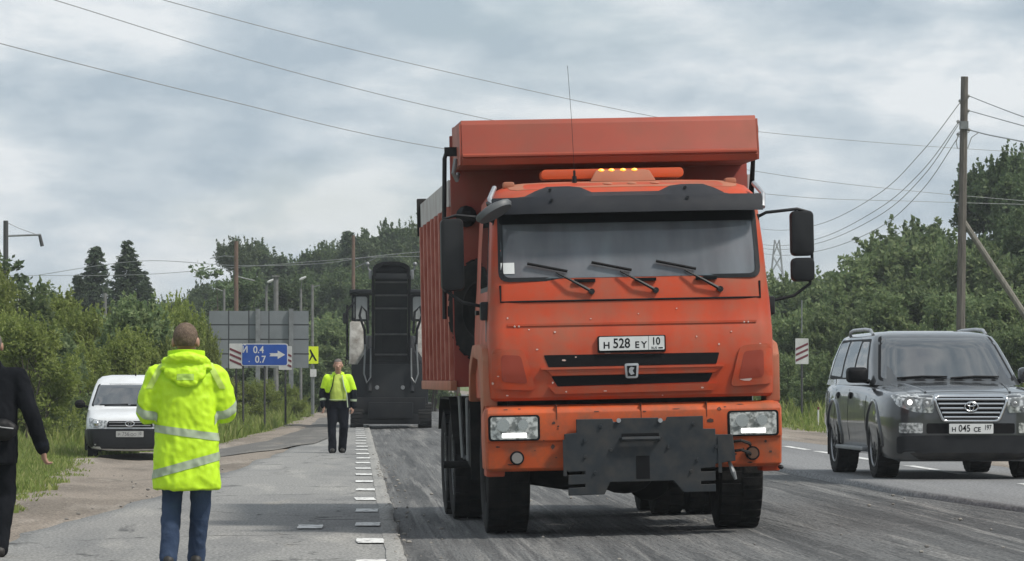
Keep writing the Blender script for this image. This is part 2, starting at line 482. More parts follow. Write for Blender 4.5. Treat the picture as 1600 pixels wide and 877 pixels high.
def ground_mat(name, layers, rough=0.95, bump=0.5, bscale=40, bdist=0.02, stretch=(1, 1, 1), crack=0.0, speck=0.35):
    """layers: (colour, noise scale, (sx,sy), lo, hi, detail) laid one over the other by noise in place coordinates"""
    m = bpy.data.materials.new(name); m.use_nodes = True
    n, l = m.node_tree.nodes, m.node_tree.links
    b = n['Principled BSDF']; b.inputs['Roughness'].default_value = rough; b.inputs['Specular IOR Level'].default_value = 0.3
    tc = n.new('ShaderNodeTexCoord')
    cur = None
    for i, (c, sc, st, lo, hi, det) in enumerate(layers):
        if cur is None:
            rgb = n.new('ShaderNodeRGB'); rgb.outputs[0].default_value = (*c, 1); cur = rgb.outputs[0]; continue
        mp = n.new('ShaderNodeMapping'); mp.inputs['Scale'].default_value = (st[0], st[1], 1); mp.inputs['Location'].default_value = (i * 3.7, i * 1.9, 0)
        l.new(tc.outputs['Object'], mp.inputs[0])
        t = n.new('ShaderNodeTexNoise'); t.inputs['Scale'].default_value = sc; t.inputs['Detail'].default_value = det
        t.inputs['Roughness'].default_value = 0.6; t.inputs['Distortion'].default_value = 0.3
        l.new(mp.outputs[0], t.inputs['Vector'])
        mr = n.new('ShaderNodeMapRange'); mr.inputs['From Min'].default_value = lo; mr.inputs['From Max'].default_value = hi
        l.new(t.outputs['Fac'], mr.inputs['Value'])
        mx = n.new('ShaderNodeMix'); mx.data_type = 'RGBA'
        l.new(cur, mx.inputs['A']); mx.inputs['B'].default_value = (*c, 1); l.new(mr.outputs[0], mx.inputs['Factor'])
        cur = mx.outputs['Result']
    # stone grains of the surface
    tg = n.new('ShaderNodeTexNoise'); tg.inputs['Scale'].default_value = 38; tg.inputs['Detail'].default_value = 3; tg.inputs['Roughness'].default_value = 0.7
    mg = n.new('ShaderNodeMapping'); mg.inputs['Scale'].default_value = (1, 0.25, 1); l.new(tc.outputs['Object'], mg.inputs[0]); l.new(mg.outputs[0], tg.inputs['Vector'])
    rg = n.new('ShaderNodeMapRange'); rg.inputs['From Min'].default_value = 0.35; rg.inputs['From Max'].default_value = 0.65
    rg.inputs['To Min'].default_value = 1 - speck; rg.inputs['To Max'].default_value = 1 + speck
    l.new(tg.outputs['Fac'], rg.inputs['Value'])
    sg = n.new('ShaderNodeVectorMath'); sg.operation = 'SCALE'; l.new(cur, sg.inputs[0]); l.new(rg.outputs[0], sg.inputs['Scale']); cur = sg.outputs[0]
    if crack:
        vo = n.new('ShaderNodeTexVoronoi'); vo.feature = 'DISTANCE_TO_EDGE'; vo.inputs['Scale'].default_value = 0.55
        dn = n.new('ShaderNodeTexNoise'); dn.inputs['Scale'].default_value = 1.4; dn.inputs['Detail'].default_value = 6
        l.new(tc.outputs['Object'], dn.inputs['Vector'])
        ad = n.new('ShaderNodeVectorMath'); ad.operation = 'MULTIPLY_ADD'; ad.inputs[1].default_value = (1.6, 1.6, 0)
        l.new(dn.outputs['Color'], ad.inputs[0]); l.new(tc.outputs['Object'], ad.inputs[2])
        mc = n.new('ShaderNodeMapping'); mc.inputs['Scale'].default_value = (1, 0.3, 1); l.new(ad.outputs[0], mc.inputs[0]); l.new(mc.outputs[0], vo.inputs['Vector'])
        rc = n.new('ShaderNodeMapRange'); rc.inputs['From Min'].default_value = 0.004; rc.inputs['From Max'].default_value = 0.016
        rc.inputs['To Min'].default_value = crack; rc.inputs['To Max'].default_value = 0.0
        l.new(vo.outputs['Distance'], rc.inputs['Value'])
        mk = n.new('ShaderNodeMapRange'); mk.inputs['From Min'].default_value = 0.46; mk.inputs['From Max'].default_value = 0.56; l.new(dn.outputs['Fac'], mk.inputs['Value'])
        mu = n.new('ShaderNodeMath'); mu.operation = 'MULTIPLY'; l.new(rc.outputs[0], mu.inputs[0]); l.new(mk.outputs[0], mu.inputs[1])
        mxc = n.new('ShaderNodeMix'); mxc.data_type = 'RGBA'; l.new(cur, mxc.inputs['A']); mxc.inputs['B'].default_value = (0.03, 0.03, 0.03, 1); l.new(mu.outputs[0], mxc.inputs['Factor'])
        cur = mxc.outputs['Result']
    l.new(cur, b.inputs['Base Color'])
    mp = n.new('ShaderNodeMapping'); mp.inputs['Scale'].default_value = stretch
    l.new(tc.outputs['Object'], mp.inputs[0])
    t = n.new('ShaderNodeTexNoise'); t.inputs['Scale'].default_value = bscale; t.inputs['Detail'].default_value = 6
    l.new(mp.outputs[0], t.inputs['Vector'])
    bp = n.new('ShaderNodeBump'); bp.inputs['Strength'].default_value = bump; bp.inputs['Distance'].default_value = bdist
    l.new(t.outputs['Fac'], bp.inputs['Height']); l.new(bp.outputs[0], b.inputs['Normal'])
    MATS[name] = m
    return m

M_EARTH = ground_mat('meadow_soil', [((0.10, 0.13, 0.035), 1, (1, 1), 0, 1, 1), ((0.14, 0.17, 0.05), 0.35, (1, 0.4), 0.4, 0.6, 6), ((0.1, 0.085, 0.055), 1.3, (1, 0.4), 0.55, 0.7, 6)], bump=0.6, bscale=12, bdist=0.05)
M_MILLED = ground_mat('milled_asphalt', [((0.12, 0.121, 0.12), 1, (1, 1), 0, 1, 1),
    ((0.06, 0.061, 0.062), 1.0, (2.2, 0.07), 0.47, 0.6, 5), ((0.19, 0.187, 0.18), 1.0, (5.0, 0.06), 0.55, 0.64, 4),
    ((0.08, 0.08, 0.08), 1.0, (17.0, 0.22), 0.52, 0.64, 5), ((0.16, 0.158, 0.152), 1.0, (9.0, 0.16), 0.57, 0.66, 6), ((0.2, 0.195, 0.185), 1.0, (1.3, 0.05), 0.6, 0.72, 7), ((0.15, 0.147, 0.14), 9, (1, 0.5), 0.6, 0.72, 5)], bump=0.7, bscale=9, bdist=0.03, stretch=(6, 0.35, 1))
M_SHOULDER = ground_mat('worn_asphalt', [((0.235, 0.232, 0.222), 1, (1, 1), 0, 1, 1),
    ((0.175, 0.175, 0.172), 0.6, (1, 0.16), 0.46, 0.6, 7), ((0.29, 0.283, 0.265), 0.9, (1.4, 0.2), 0.54, 0.68, 7),
    ((0.095, 0.095, 0.094), 1.6, (1.0, 0.13), 0.66, 0.71, 9), ((0.27, 0.255, 0.225), 1.2, (0.7, 0.12), 0.62, 0.72, 8), ((0.12, 0.12, 0.12), 30, (1, 0.6), 0.62, 0.75, 3)], bump=0.35, bscale=25, crack=0.85)
M_EDGE = ground_mat('dusty_asphalt_edge', [((0.27, 0.265, 0.25), 1, (1, 1), 0, 1, 1), ((0.19, 0.187, 0.18), 2.2, (1, 0.12), 0.5, 0.66, 8), ((0.13, 0.128, 0.12), 3.2, (1, 0.25), 0.64, 0.72, 8)], bump=0.4, bscale=25)
M_ROAD = ground_mat('road_asphalt', [((0.2, 0.201, 0.203), 1, (1, 1), 0, 1, 1), ((0.165, 0.166, 0.168), 0.8, (1.5, 0.05), 0.45, 0.62, 6), ((0.2, 0.2, 0.198), 0.9, (2.5, 0.04), 0.58, 0.7, 6)], bump=0.2, bscale=40)
M_DIRT = ground_mat('gravelly_dirt', [((0.235, 0.2, 0.165), 1, (1, 1), 0, 1, 1), ((0.155, 0.132, 0.108), 0.7, (1, 0.22), 0.46, 0.62, 8), ((0.31, 0.275, 0.235), 0.8, (1.2, 0.14), 0.56, 0.68, 8), ((0.1, 0.088, 0.074), 1.5, (1, 0.16), 0.64, 0.72, 9), ((0.34, 0.31, 0.27), 14, (1, 0.5), 0.62, 0.74, 4)], bump=0.7, bscale=14, bdist=0.04)
M_DARKPATCH = ground_mat('dark_patch_asphalt', [((0.125, 0.12, 0.112), 1, (1, 1), 0, 1, 1), ((0.19, 0.178, 0.16), 1.1, (1, 0.2), 0.5, 0.64, 8), ((0.08, 0.078, 0.074), 1.5, (1, 0.2), 0.6, 0.7, 8)], bump=0.4, bscale=20)
M_PAINT = mat('road_paint', (0.66, 0.66, 0.64), 0.85, col2=(0.3, 0.297, 0.288), scale=7, contrast=(0.5, 0.66), stretch=(2, 0.6, 1))

# one sheet to the horizon
def axis_pts(lo, hi, step, far):
    a = list(np.arange(lo, hi + 1e-6, step)); d = step
    while a[-1] < far: d *= 1.35; a.append(a[-1] + d)
    d = step
    while a[0] > -far: d *= 1.35; a.insert(0, a[0] - d)
    return a
gx = axis_pts(-30, 34, 0.8, 1200)
gy = [y for y in axis_pts(0, 170, 1.6, 1700) if y > -300]
def z_sheet(x, y):
    lo, hi = interp(GRASS_L, y), interp(R_DIRT, y)
    if lo + 0.3 < x < hi + 0.2: return -0.34
    if x <= lo + 0.3: return z_left(x, y) - 0.005 + 0.05 * noise.noise(Vector((x * 0.7, y * 0.4, 0)))
    return z_right(x, y) - 0.005 + 0.05 * noise.noise(Vector((x * 0.7, y * 0.4, 0)))
kind(link('ground', grid_mesh('ground', lambda y: gx, gy, z_sheet), M_EARTH), 'structure')

ys = list(np.arange(4, 60, 0.7)) + list(np.arange(60, 200, 1.6)) + list(np.arange(200, 420, 8))
def dirt_row(y):
    a = interp(GRASS_L, y) + wob(y, 0.45, 0.22, 21) + wob(y, 1.6, 0.09, 22); b = interp(ASPH_L, y) + 0.5
    return list(np.linspace(a, max(b, a + 0.4), 26))
kind(link('dirt_shoulder', grid_mesh('dirt_shoulder', dirt_row, ys, lambda x, y: z_left(x, y) - 0.028 + 0.07 * sm((interp(GRASS_L, y) + 1.1 - x) / 0.8) + 0.025 * noise.noise(Vector((x * 1.1, y * 0.35, 3))) + 0.012 * noise.noise(Vector((x * 4, y * 1.5, 9)))), M_DIRT), 'structure')

def asph_row(y):
    a = interp(ASPH_L, y) + wob(y, 0.35, 0.16, 1) + wob(y, 1.7, 0.05, 2)
    return [a - 0.06, a] + list(np.linspace(a + 0.05, 0.24, 14)[1:])
def asph_z(x, y):
    a = interp(ASPH_L, y) + wob(y, 0.35, 0.16, 1) + wob(y, 1.7, 0.05, 2)
    return -0.12 if x < a - 0.03 else 0.006 * noise.noise(Vector((x * 0.8, y * 0.3, 1)))
shoulder = kind(link('asphalt_shoulder', grid_mesh('asphalt_shoulder', asph_row, ys, asph_z), M_SHOULDER), 'structure')
def edge_row(y):
    b = X_KERB + wob(y, 0.5, 0.03, 4) + wob(y, 2.4, 0.02, 5)
    a = 0.23 + wob(y, 0.8, 0.015, 6)
    return [a, a + (b - a) * 0.5, b, b + 0.025]
kind(link('pavement_edge', grid_mesh('pavement_edge', edge_row, ys, lambda x, y: -0.1 if x > edge_row(y)[2] + 0.01 else 0.005), M_EDGE), 'structure')

# milled carriageway with shallow lengthwise grooves left by the drum
ysm = list(np.arange(4, 26, 0.6)) + list(np.arange(26, 60, 0.45)) + list(np.arange(60, 150, 1.4)) + list(np.arange(150, 420, 8))
NM = 240
grv = np.random.RandomState(5).uniform(-1, 1, NM)
def mill_row(y):
    return list(np.linspace(0.33, interp(R_EDGE, y) + 0.05, NM))
def mill_mesh():
    V, F = [], []
    for y in ysm:
        for i, x in enumerate(mill_row(y)):
            z = z_milled(x) + 0.006 * grv[i] * (0.6 + 0.8 * noise.noise(Vector((i * 3.3, y * 0.12, 0)))) \
                + 0.008 * noise.noise(Vector((x * 1.6, y * 0.08, 2))) + 0.003 * noise.noise(Vector((x * 9, y * 0.9, 4)))
            V.append((x, y, z))
    for j in range(len(ysm) - 1):
        for i in range(NM - 1):
            a = j * NM + i; F.append((a, a + 1, a + NM + 1, a + NM))
    me = bpy.data.meshes.new('milled_road'); me.from_pydata(V, [], F); me.update()
    return me
kind(link('milled_road', mill_mesh(), M_MILLED), 'structure')

def road_row(y):
    a = interp(R_EDGE, y) + wob(y, 0.6, 0.02, 8) + wob(y, 3.0, 0.015, 9)
    return [a - 0.035, a] + list(np.linspace(a + 0.15, interp(R_FAR, y), 10))
road = kind(link('road', grid_mesh('road', road_row, ys, lambda x, y: 0.05 if x < road_row(y)[0] + 0.01 else 0.16), M_ROAD), 'structure')
def rdirt_row(y):
    a = interp(R_FAR, y) + wob(y, 0.4, 0.12, 11)
    return [a - 0.35] + list(np.linspace(a, interp(R_DIRT, y) + 0.4, 12))
kind(link('dirt_verge', grid_mesh('dirt_verge', rdirt_row, ys, lambda x, y: (0.1 if x < rdirt_row(y)[0] + 0.05 else z_right(x, y) + 0.02 + 0.02 * noise.noise(Vector((x, y * 0.3, 7))))), M_DIRT), 'structure')

# patched apron where the side track joins, and the far footway
def sheet(name, poly, z, m, parent=None, zf=None):
    bm = bmesh.new()
    f = bm.faces.new([bm.verts.new((p[0], p[1], 0)) for p in poly])
    bmesh.ops.triangulate(bm, faces=[f]); bmesh.ops.subdivide_edges(bm, edges=bm.edges[:], cuts=5, use_grid_fill=True)
    for v in bm.verts: v.co.z = zf(v.co.x, v.co.y) if zf else z
    bmesh.ops.recalc_face_normals(bm, faces=bm.faces[:])
    if sum(f.normal.z for f in bm.faces) < 0: bmesh.ops.reverse_faces(bm, faces=bm.faces[:])
    me = bpy.data.meshes.new(name); bm.to_mesh(me); bm.free()
    return link(name, me, m, parent)
ap = [(-3.6, 78), (-2.5, 76), (-1.6, 79), (-0.85, 84), (-0.62, 92), (-0.6, 112), (-0.75, 140), (-1.5, 140), (-2.1, 108), (-3.0, 91)]
kind(sheet('asphalt_apron', ap, 0, M_DARKPATCH, zf=lambda x, y: (z_left(x, y) - .014) * (1 - sm((x + 1.6) / .5)) + .016 * sm((x + 1.6) / .5)), 'structure')

# painted marks
def dash(name, x0, x1, y0, y1, z, parent, skew=0.0):
    n = 6
    V, F = [], []
    for j in range(n + 1):
        t = j / n; y = y0 + (y1 - y0) * t
        V += [(x0 + rnd.uniform(-.008, .008) + skew * t, y, z), (x1 + rnd.uniform(-.008, .008) + skew * t, y, z)]
    for j in range(n): F.append((2 * j, 2 * j + 1, 2 * j + 3, 2 * j + 2))
    me = bpy.data.meshes.new(name); me.from_pydata(V, [], F); me.update()
    return link(name, me, M_PAINT, parent)
y = 29.3
for k in range(24):
    w = rnd.uniform(-.01, .01)
    dash('edge_line_dash', 0.0 + w, 0.225 + w, y, y + 1.0 + rnd.uniform(-.2, .1), 0.011, shoulder, rnd.uniform(-.02, .02))
    y += 3.9
dash('worn_paint_mark', -0.52, -0.3, 36.4, 37.3, 0.012, shoulder)
for a, b in ((40, 46), (50.5, 55.5), (58.5, 62), (64, 66.6), (67.8, 71.5), (73, 77), (82, 84), (88, 90), (94, 96)):
    dash('lane_line_dash', 7.42, 7.56, a, b, 0.165, road)
# ------------------------------------------------------------------ wheels
def wheel(parent, loc, r, w, rim_m, outer=-1, lug=22, rim_r=0.56, name='wheel', seg=44, deep=True):
    """tyre and rim turned about x; outer = side that faces out"""
    W = part(name, parent, loc)
    t = MB()
    h = w / 2
    rr = r * rim_r
    t.lathe([(rr * 0.98, -h * 0.8), (rr * 1.08, -h * 0.92), (r * 0.86, -h), (r * 0.96, -h * 0.93), (r * 0.985, -h * 0.7), (r * 0.985, h * 0.7), (r * 0.96, h * 0.93), (r * 0.86, h), (rr * 1.08, h * 0.92), (rr * 0.98, h * 0.8)], 'x', seg)
    for k in range(lug):
        for s, ph in ((-1, 0), (1, 0.5)):
            a = 2 * math.pi * (k + ph) / lug
            M = Matrix.Rotation(a, 4, 'X')
            t.box(s * h * 0.06 if s > 0 else -h * 0.92, h * 0.92 if s > 0 else -h * 0.06, -math.pi * r / lug * 0.66, math.pi * r / lug * 0.66, r * 0.97, r * 1.0, M)
    t.build('tyre', RUBBER, W, 35)
    d = MB(); o = outer
    dp = 0.35 if deep else 0.0
    d.lathe([(rr * 1.02, o * h * 0.8), (rr * 1.03, o * h * 0.86), (rr * 0.97, o * h * 0.86), (rr * 0.92, o * h * (0.45 - dp)), (rr * 0.6, o * h * (0.3 - dp)), (rr * 0.5, o * h * (0.5 - dp)), (rr * 0.42, o * h * (0.55 - dp)), (rr * 0.36, o * h * 0.8), (rr * 0.1, o * h * 0.86)], 'x', 32)
    for k in range(10):
        a = 2 * math.pi * k / 10
        c = Vector((o * h * (0.55 - dp), math.cos(a) * rr * 0.5, math.sin(a) * rr * 0.5))
        d.tube([c, c + Vector((o * 0.04, 0, 0))], 0.018, 6)
    d.build('rim', rim_m, W, 35)
    return W

# ------------------------------------------------------------------ the orange tipper
TX = 2.388
truck = thing('dump_truck', 'dirty orange tipper truck with dark steel plow plate on its bumper', 'truck', (TX, 34.9, z_milled(TX) + 0.004), (0, R(-1.2), R(1.9)))
T = truck
def tp(px, py): return ((px - 994) / 183.4, 1.345 + (592 - py + 0.019 * (px - 994) * -1) / 183.4)   # photo outline -> truck front plane

def cab_level(z, w, f, r, b, bow=0.03):
    pts = []
    for k in range(7):
        x = -w + r + (2 * w - 2 * r) * k / 6
        pts.append(Vector((x, f - bow * (1 - (x / w) ** 2), z)))
    for k in range(1, 5):
        a = R(-90 + 90 * k / 4); pts.append(Vector((w - r + r * math.cos(a), f + r + r * math.sin(a), z)))
    pts += [Vector((w, (f + b) / 2, z)), Vector((w, b - 0.06, z)), Vector((w - 0.06, b, z)), Vector((-w + 0.06, b, z)), Vector((-w, b - 0.06, z)), Vector((-w, (f + b) / 2, z))]
    for k in range(0, 4):
        a = R(180 + 90 * k / 4); pts.append(Vector((-w + r + r * math.cos(a), f + r + r * math.sin(a), z)))
    return pts
lv = [(1.165, 1.19, 0.06, .10), (1.19, 1.215, 0.035, .11), (1.40, 1.222, 0.0, .12), (1.765, 1.218, 0.01, .13), (1.785, 1.216, 0.022, .13), (1.99, 1.205, 0.035, .13), (2.16, 1.19, 0.075, .13),
      (2.45, 1.175, 0.15, .13), (2.78, 1.15, 0.25, .15), (2.92, 1.13, 0.34, .2), (2.99, 1.08, 0.45, .25), (3.035, 0.98, 0.62, .25), (3.06, 0.8, 0.85, .25)]
m = MB(); m.loft([cab_level(z, w, f, r, 2.05) for z, w, f, r in lv])
cab = m.build('cab', ORANGE, T, 32)
cab_solid = bvh_of(cab.data)
ws = round_poly([(-1.10, 2.205), (1.10, 2.205), (1.085, 2.80), (-1.085, 2.80)], 0.07, 4)
c = MB(); c.prism([(p[0] * 0.985, 2.5 + (p[1] - 2.5) * 0.97) for p in ws], 'y', -0.6, 1.75)
cut(cab, c.mesh('cutter', 0), INTERIOR)
# side window openings
for s in (-1, 1):
    sw = [(0.42, 2.15), (1.35, 2.15), (1.35, 2.78), (0.62, 2.78)]
    patch('side_window', cab_solid, round_poly(sw, 0.06), 'x-' if s < 0 else 'x+', 0.008, GLASS_DARK, T, 2)
    patch('side_window_seal', cab_solid, round_poly([(0.38, 2.11), (1.39, 2.11), (1.39, 2.82), (0.6, 2.82)], 0.07), 'x-' if s < 0 else 'x+', 0.004, BLACK, T, 2)
    patch('door', cab_solid, round_poly([(0.3, 1.5), (1.5, 1.5), (1.5, 2.9), (0.55, 2.9), (0.3, 2.2)], 0.08), 'x-' if s < 0 else 'x+', 0.002, ORANGE, T, 2, 0.004)
    h = MB(); h.box(s * 1.22, s * 1.25, 1.22, 1.38, 1.92, 1.96); h.build('door_handle', BLACK, T, 30, 0.006)
patch('windscreen', cab_solid, ws, 'y', 0.004, GLASS_TRUCK, T, 5, 0.01)
outer = round_poly([(-1.125, 2.18), (1.125, 2.18), (1.11, 2.83), (-1.11, 2.83)], 0.09, 4)
# rubber seal: ring between two outlines
bm = bmesh.new()
def on_cab(p, off):
    h = cab_solid.ray_cast(Vector((p[0], -6, p[1])), Vector((0, 1, 0)))
    return h[0] - Vector((0, off, 0)) if h[0] is not None else Vector((p[0], 0.3, p[1]))
a_ = [bm.verts.new(on_cab(p, 0.012)) for p in outer]; b_ = [bm.verts.new(on_cab(p, 0.016)) for p in [(q[0] * 0.985, 2.5 + (q[1] - 2.5) * 0.965) for q in ws]]
for i in range(len(a_)):
    j = (i + 1) % len(a_); bm.faces.new((a_[i], a_[j], b_[j], b_[i]))
me = bpy.data.meshes.new('windscreen_seal'); bm.to_mesh(me); bm.free(); link('windscreen_seal', me, BLACK, T)
# inside the cab
i_ = MB(); i_.box(-1.08, 1.08, 0.30, 0.72, 2.0, 2.24); i_.box(0.25, 0.95, 0.42, 0.66, 2.24, 2.34); i_.build('dashboard', mat('dash_grey', (0.1, 0.105, 0.11), 0.8, col2=(0.14, 0.14, 0.14)), T, 30, 0.04)
for sx in (-0.62, 0.62):
    s_ = MB(); s_.box(sx - 0.26, sx + 0.26, 1.15, 1.32, 2.1, 2.62); s_.box(sx - 0.13, sx + 0.13, 1.17, 1.27, 2.64, 2.8); s_.build('seat', mat('seat_cloth', (0.06, 0.063, 0.07), 0.9), T, 30, 0.04)
s_ = MB()
ring = [Vector((0.6 + 0.22 * math.cos(R(15 * k)), 0.72 + 0.05 * math.sin(R(15 * k)), 2.3 + 0.17 * math.sin(R(15 * k)))) for k in range(25)]
s_.tube(ring, 0.016, 6); s_.tube([(0.6, 0.72, 2.3), (0.6, 0.6, 2.2)], 0.04, 8); s_.tube([ring[0], ring[12]], 0.014, 6); s_.build('steering_wheel', BLACK, T)
p_ = MB(); p_.box(0.70, 0.79, 0.30, 0.34, 2.26, 2.34); p_.box(0.76, 0.86, 0.31, 0.36, 2.245, 2.29); p_.build('driver_blob_standin', PLATE_WHITE, T, 30, 0.012)  # invented pale pieces standing in for a light blob at the driver's place
k_ = MB(); k_.ball((-1.0, 0.36, 2.56), (0.10, 0.03, 0.15), 14); k_.build('inner_sun_blind', BLACK, T)
patch('visor_shadow_strip', cab_solid, round_poly([(-1.10, 2.675), (1.10, 2.675), (1.105, 2.845), (-1.105, 2.845)], 0.03), 'y', 0.026, INK, T, 8, 0.01)  # black patch painting the visor's underside shadow across the top of the glass
patch('windscreen_sticker', cab_solid, [(-1.10 + .0, 2.25), (-0.985, 2.25), (-0.985, 2.345), (-1.10, 2.345)], 'y', 0.011, PLATE_WHITE, T, 1, 0.004)
# smoked visor above the screen
m = MB()
rings = []
N = 25
for i in range(N):
    x = -1.155 + 2.31 * i / (N - 1); u = abs(x) / 1.155
    top = 2.90 + (0.10 * sm((0.95 - abs(x)) / 0.3)) - (0.055 * sm((0.42 - abs(x)) / 0.12))
    f = -0.05 + 0.13 * u ** 4
    rings.append([Vector((x, f, 2.755)), Vector((x, f + 0.02, 2.82)), Vector((x, f + 0.09, 2.9)), Vector((x, 0.33 + 0.1 * u ** 6, top)), Vector((x, 0.34 + 0.1 * u ** 6, top - 0.015)), Vector((x, f + 0.10, 2.88)), Vector((x, f + 0.032, 2.81)), Vector((x, f + 0.012, 2.755))])
m.loft(rings); m.build('sun_visor', VISOR_GREY, T, 35)
for x in (-0.66, 0.5):
    for z, y in ((2.965, 0.2), (2.87, 0.02)):
        b = MB(); b.tube([(x, y - 0.0, z), (x, y - 0.03, z)], 0.014, 8); b.build('visor_bolt', BLACK, T)
for s in (-1, 1):
    b = MB(); b.tube([(s * 1.155, 0.1, 2.78), (s * 1.175, 0.22, 2.9), (s * 1.12, 0.4, 3.0)], 0.022, 8); b.build('visor_bracket', ALU, T)
patch('roof_panel', cab_solid, round_poly([(-1.0, 0.42), (1.0, 0.42), (0.95, 1.9), (-0.95, 1.9)], 0.15), 'z', 0.004, ORANGE_FADED, T, 5, 0.004)
# light bar on the roof
m = MB(); m.prism(round_poly([(-0.80, 3.09), (0.45, 3.09), (0.45, 3.175), (-0.80, 3.175)], 0.05), 'y', 0.95, 1.2); m.build('beacon_bar', AMBER_OFF, T, 30, 0.02)
m = MB(); m.frustum([(-0.40, 0.72, 3.05), (0.19, 0.72, 3.05), (0.15, 0.93, 3.05), (-0.36, 0.93, 3.05)], [(-0.34, 0.76, 3.15), (0.13, 0.76, 3.15), (0.11, 0.93, 3.165), (-0.32, 0.93, 3.165)])
m.frustum([(-0.36, 0.73, 3.0), (0.15, 0.73, 3.0), (0.15, 0.95, 3.0), (-0.36, 0.95, 3.0)], [(-0.36, 0.75, 3.05), (0.15, 0.75, 3.05), (0.15, 0.93, 3.05), (-0.36, 0.93, 3.05)])
bc = m.build('beacon_housing', ORANGE_FADED, T, 30, 0.02)
for x in (-0.29, -0.2, -0.1, 0.0):
    b = MB(); b.ball((x, 0.78, 3.152), (0.028, 0.03, 0.016), 10); b.build('beacon_lamp', AMBER, bc)
for x in (-0.24, -0.03, 0.17):
    b = MB(); b.ball((x - 0.02, 0.56, 3.02), (0.05, 0.05, 0.018), 10); b.build('roof_marker_lamp', ORANGE_FADED, T)
for x in (-0.98, 0.95):
    b = MB(); b.box(x - 0.05, x + 0.05, 0.62, 0.74, 3.0, 3.06); b.build('roof_bracket', ORANGE_FADED, T, 30, 0.02)
# whip antenna
m = MB(); m.tube([(-0.535, 0.66, 3.02), (-0.535, 0.66, 3.10)], 0.02, 8); m.tube([(-0.535, 0.66, 3.10), (-0.535, 0.66, 3.15)], 0.011, 8); m.tube([(-0.535, 0.66, 3.15), (-0.55, 0.66, 3.6), (-0.575, 0.66, 4.06)], 0.002, 5); m.build('whip_antenna', BLACK, T)
for o_ in T.children:
    if o_.name.split('.')[0] in ('beacon_bar', 'beacon_housing', 'whip_antenna', 'roof_marker_lamp'): o_.location.x = 0.13
# cowl below the screen: groove and wipers
groove = [(-1.115, 2.005), (-1.115, 2.155), (-1.10, 2.155), (-1.10, 2.02), (1.10, 2.02), (1.10, 2.155), (1.115, 2.155), (1.115, 2.005)]
m = MB(); pts = [on_cab(p, 0.004) for p in [(-1.11, 2.15), (-1.11, 2.01)] + [(-1.11 + 2.22 * k / 12, 2.01) for k in range(1, 13)] + [(1.11, 2.15)]]; m.tube(pts, 0.009, 6); m.build('cowl_groove', INK, T)
for piv in (-0.335, 0.213, 0.765):
    W = part('wiper', T)
    base = on_cab((piv, 2.085), 0.03); tip = on_cab((piv - 0.30, 2.255), 0.04)
    m = MB(); m.tube([base, base + (tip - base) * 0.5 - Vector((0, 0.025, 0)), tip], [0.016, 0.012, 0.008], 6); m.tube([base + Vector((0, 0.04, 0)), base - Vector((0, 0.015, 0))], 0.026, 8); m.build('wiper_arm', BLACK, W)
    b0 = on_cab((piv - 0.65 * 0.83, 2.335), 0.03); b1 = on_cab((piv - 0.2, 2.262), 0.03)
    m = MB(); m.tube([b0, (b0 + b1) / 2, b1], 0.013, 6); m.box(-.001, .001, -.001, .001, -.001, .001, Matrix.Translation(b1)); m.build('wiper_blade', INK, W)
for x in (-0.42, 0.1, 0.62):
    c_ = on_cab((x - 0.05 + 0.08, 2.18), 0.02); m = MB(); m.box(-0.09, 0.09, -0.012, 0.012, -0.014, 0.014, Matrix.Translation(c_)); m.build('cowl_vent', INK, T)
# grille slots
for pl in ([(855, 557), (1130, 553), (1125, 571), (862, 576)], [(866, 590), (1119, 585), (1112, 599), (876, 606)]):
    q = [tp(*p) for p in pl]
    patch('grille_slot', cab_solid, round_poly(q, 0.01, 2), 'y', 0.004, INK, T, 5, 0.004)
for pl in ([(850, 576.5), (1136, 572), (1136, 575), (850, 580)], [(862, 607), (1126, 601), (1120, 612), (872, 618)]):
    patch('grille_lip', cab_solid, [tp(*p) for p in pl], 'y', 0.03, ORANGE, T, 5, 0.03)
patch('grille_bar', cab_solid, [tp(*p) for p in [(858, 579), (1134, 574.5), (1122, 584), (868, 589)]], 'y', 0.018, ORANGE, T, 5, 0.02)
patch('hood_crease', cab_solid, [tp(*p) for p in [(800, 508.5), (1190, 502), (1190, 505.5), (800, 512)]], 'y', 0.008, ORANGE, T, 5, 0.01)
# corner pockets: flush patches, their recess shade put into a darker orange
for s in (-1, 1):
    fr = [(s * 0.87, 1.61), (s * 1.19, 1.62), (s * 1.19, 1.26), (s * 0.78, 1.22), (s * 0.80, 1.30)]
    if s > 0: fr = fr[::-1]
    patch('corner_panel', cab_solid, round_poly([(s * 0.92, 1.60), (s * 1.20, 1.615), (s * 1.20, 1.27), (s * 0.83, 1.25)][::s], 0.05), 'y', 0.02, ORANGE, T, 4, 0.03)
    patch('corner_pocket', cab_solid, round_poly([(s * 0.955, 1.55), (s * 1.12, 1.56), (s * 1.12, 1.33), (s * 0.90, 1.31)][::s], 0.03), 'y', 0.0225, mat('pocket_shade_orange', (0.28, 0.036, 0.014), 0.6), T, 3, 0.002)
for s in (-1, 1):
    for dx in (-0.018, 0.018):
        c_ = on_cab((s * 0.98 + dx, 1.80), 0.002); b = MB(); b.ball(c_, (0.011, 0.008, 0.011), 8); b.build('panel_rivet', WHITE_CHIP, T)
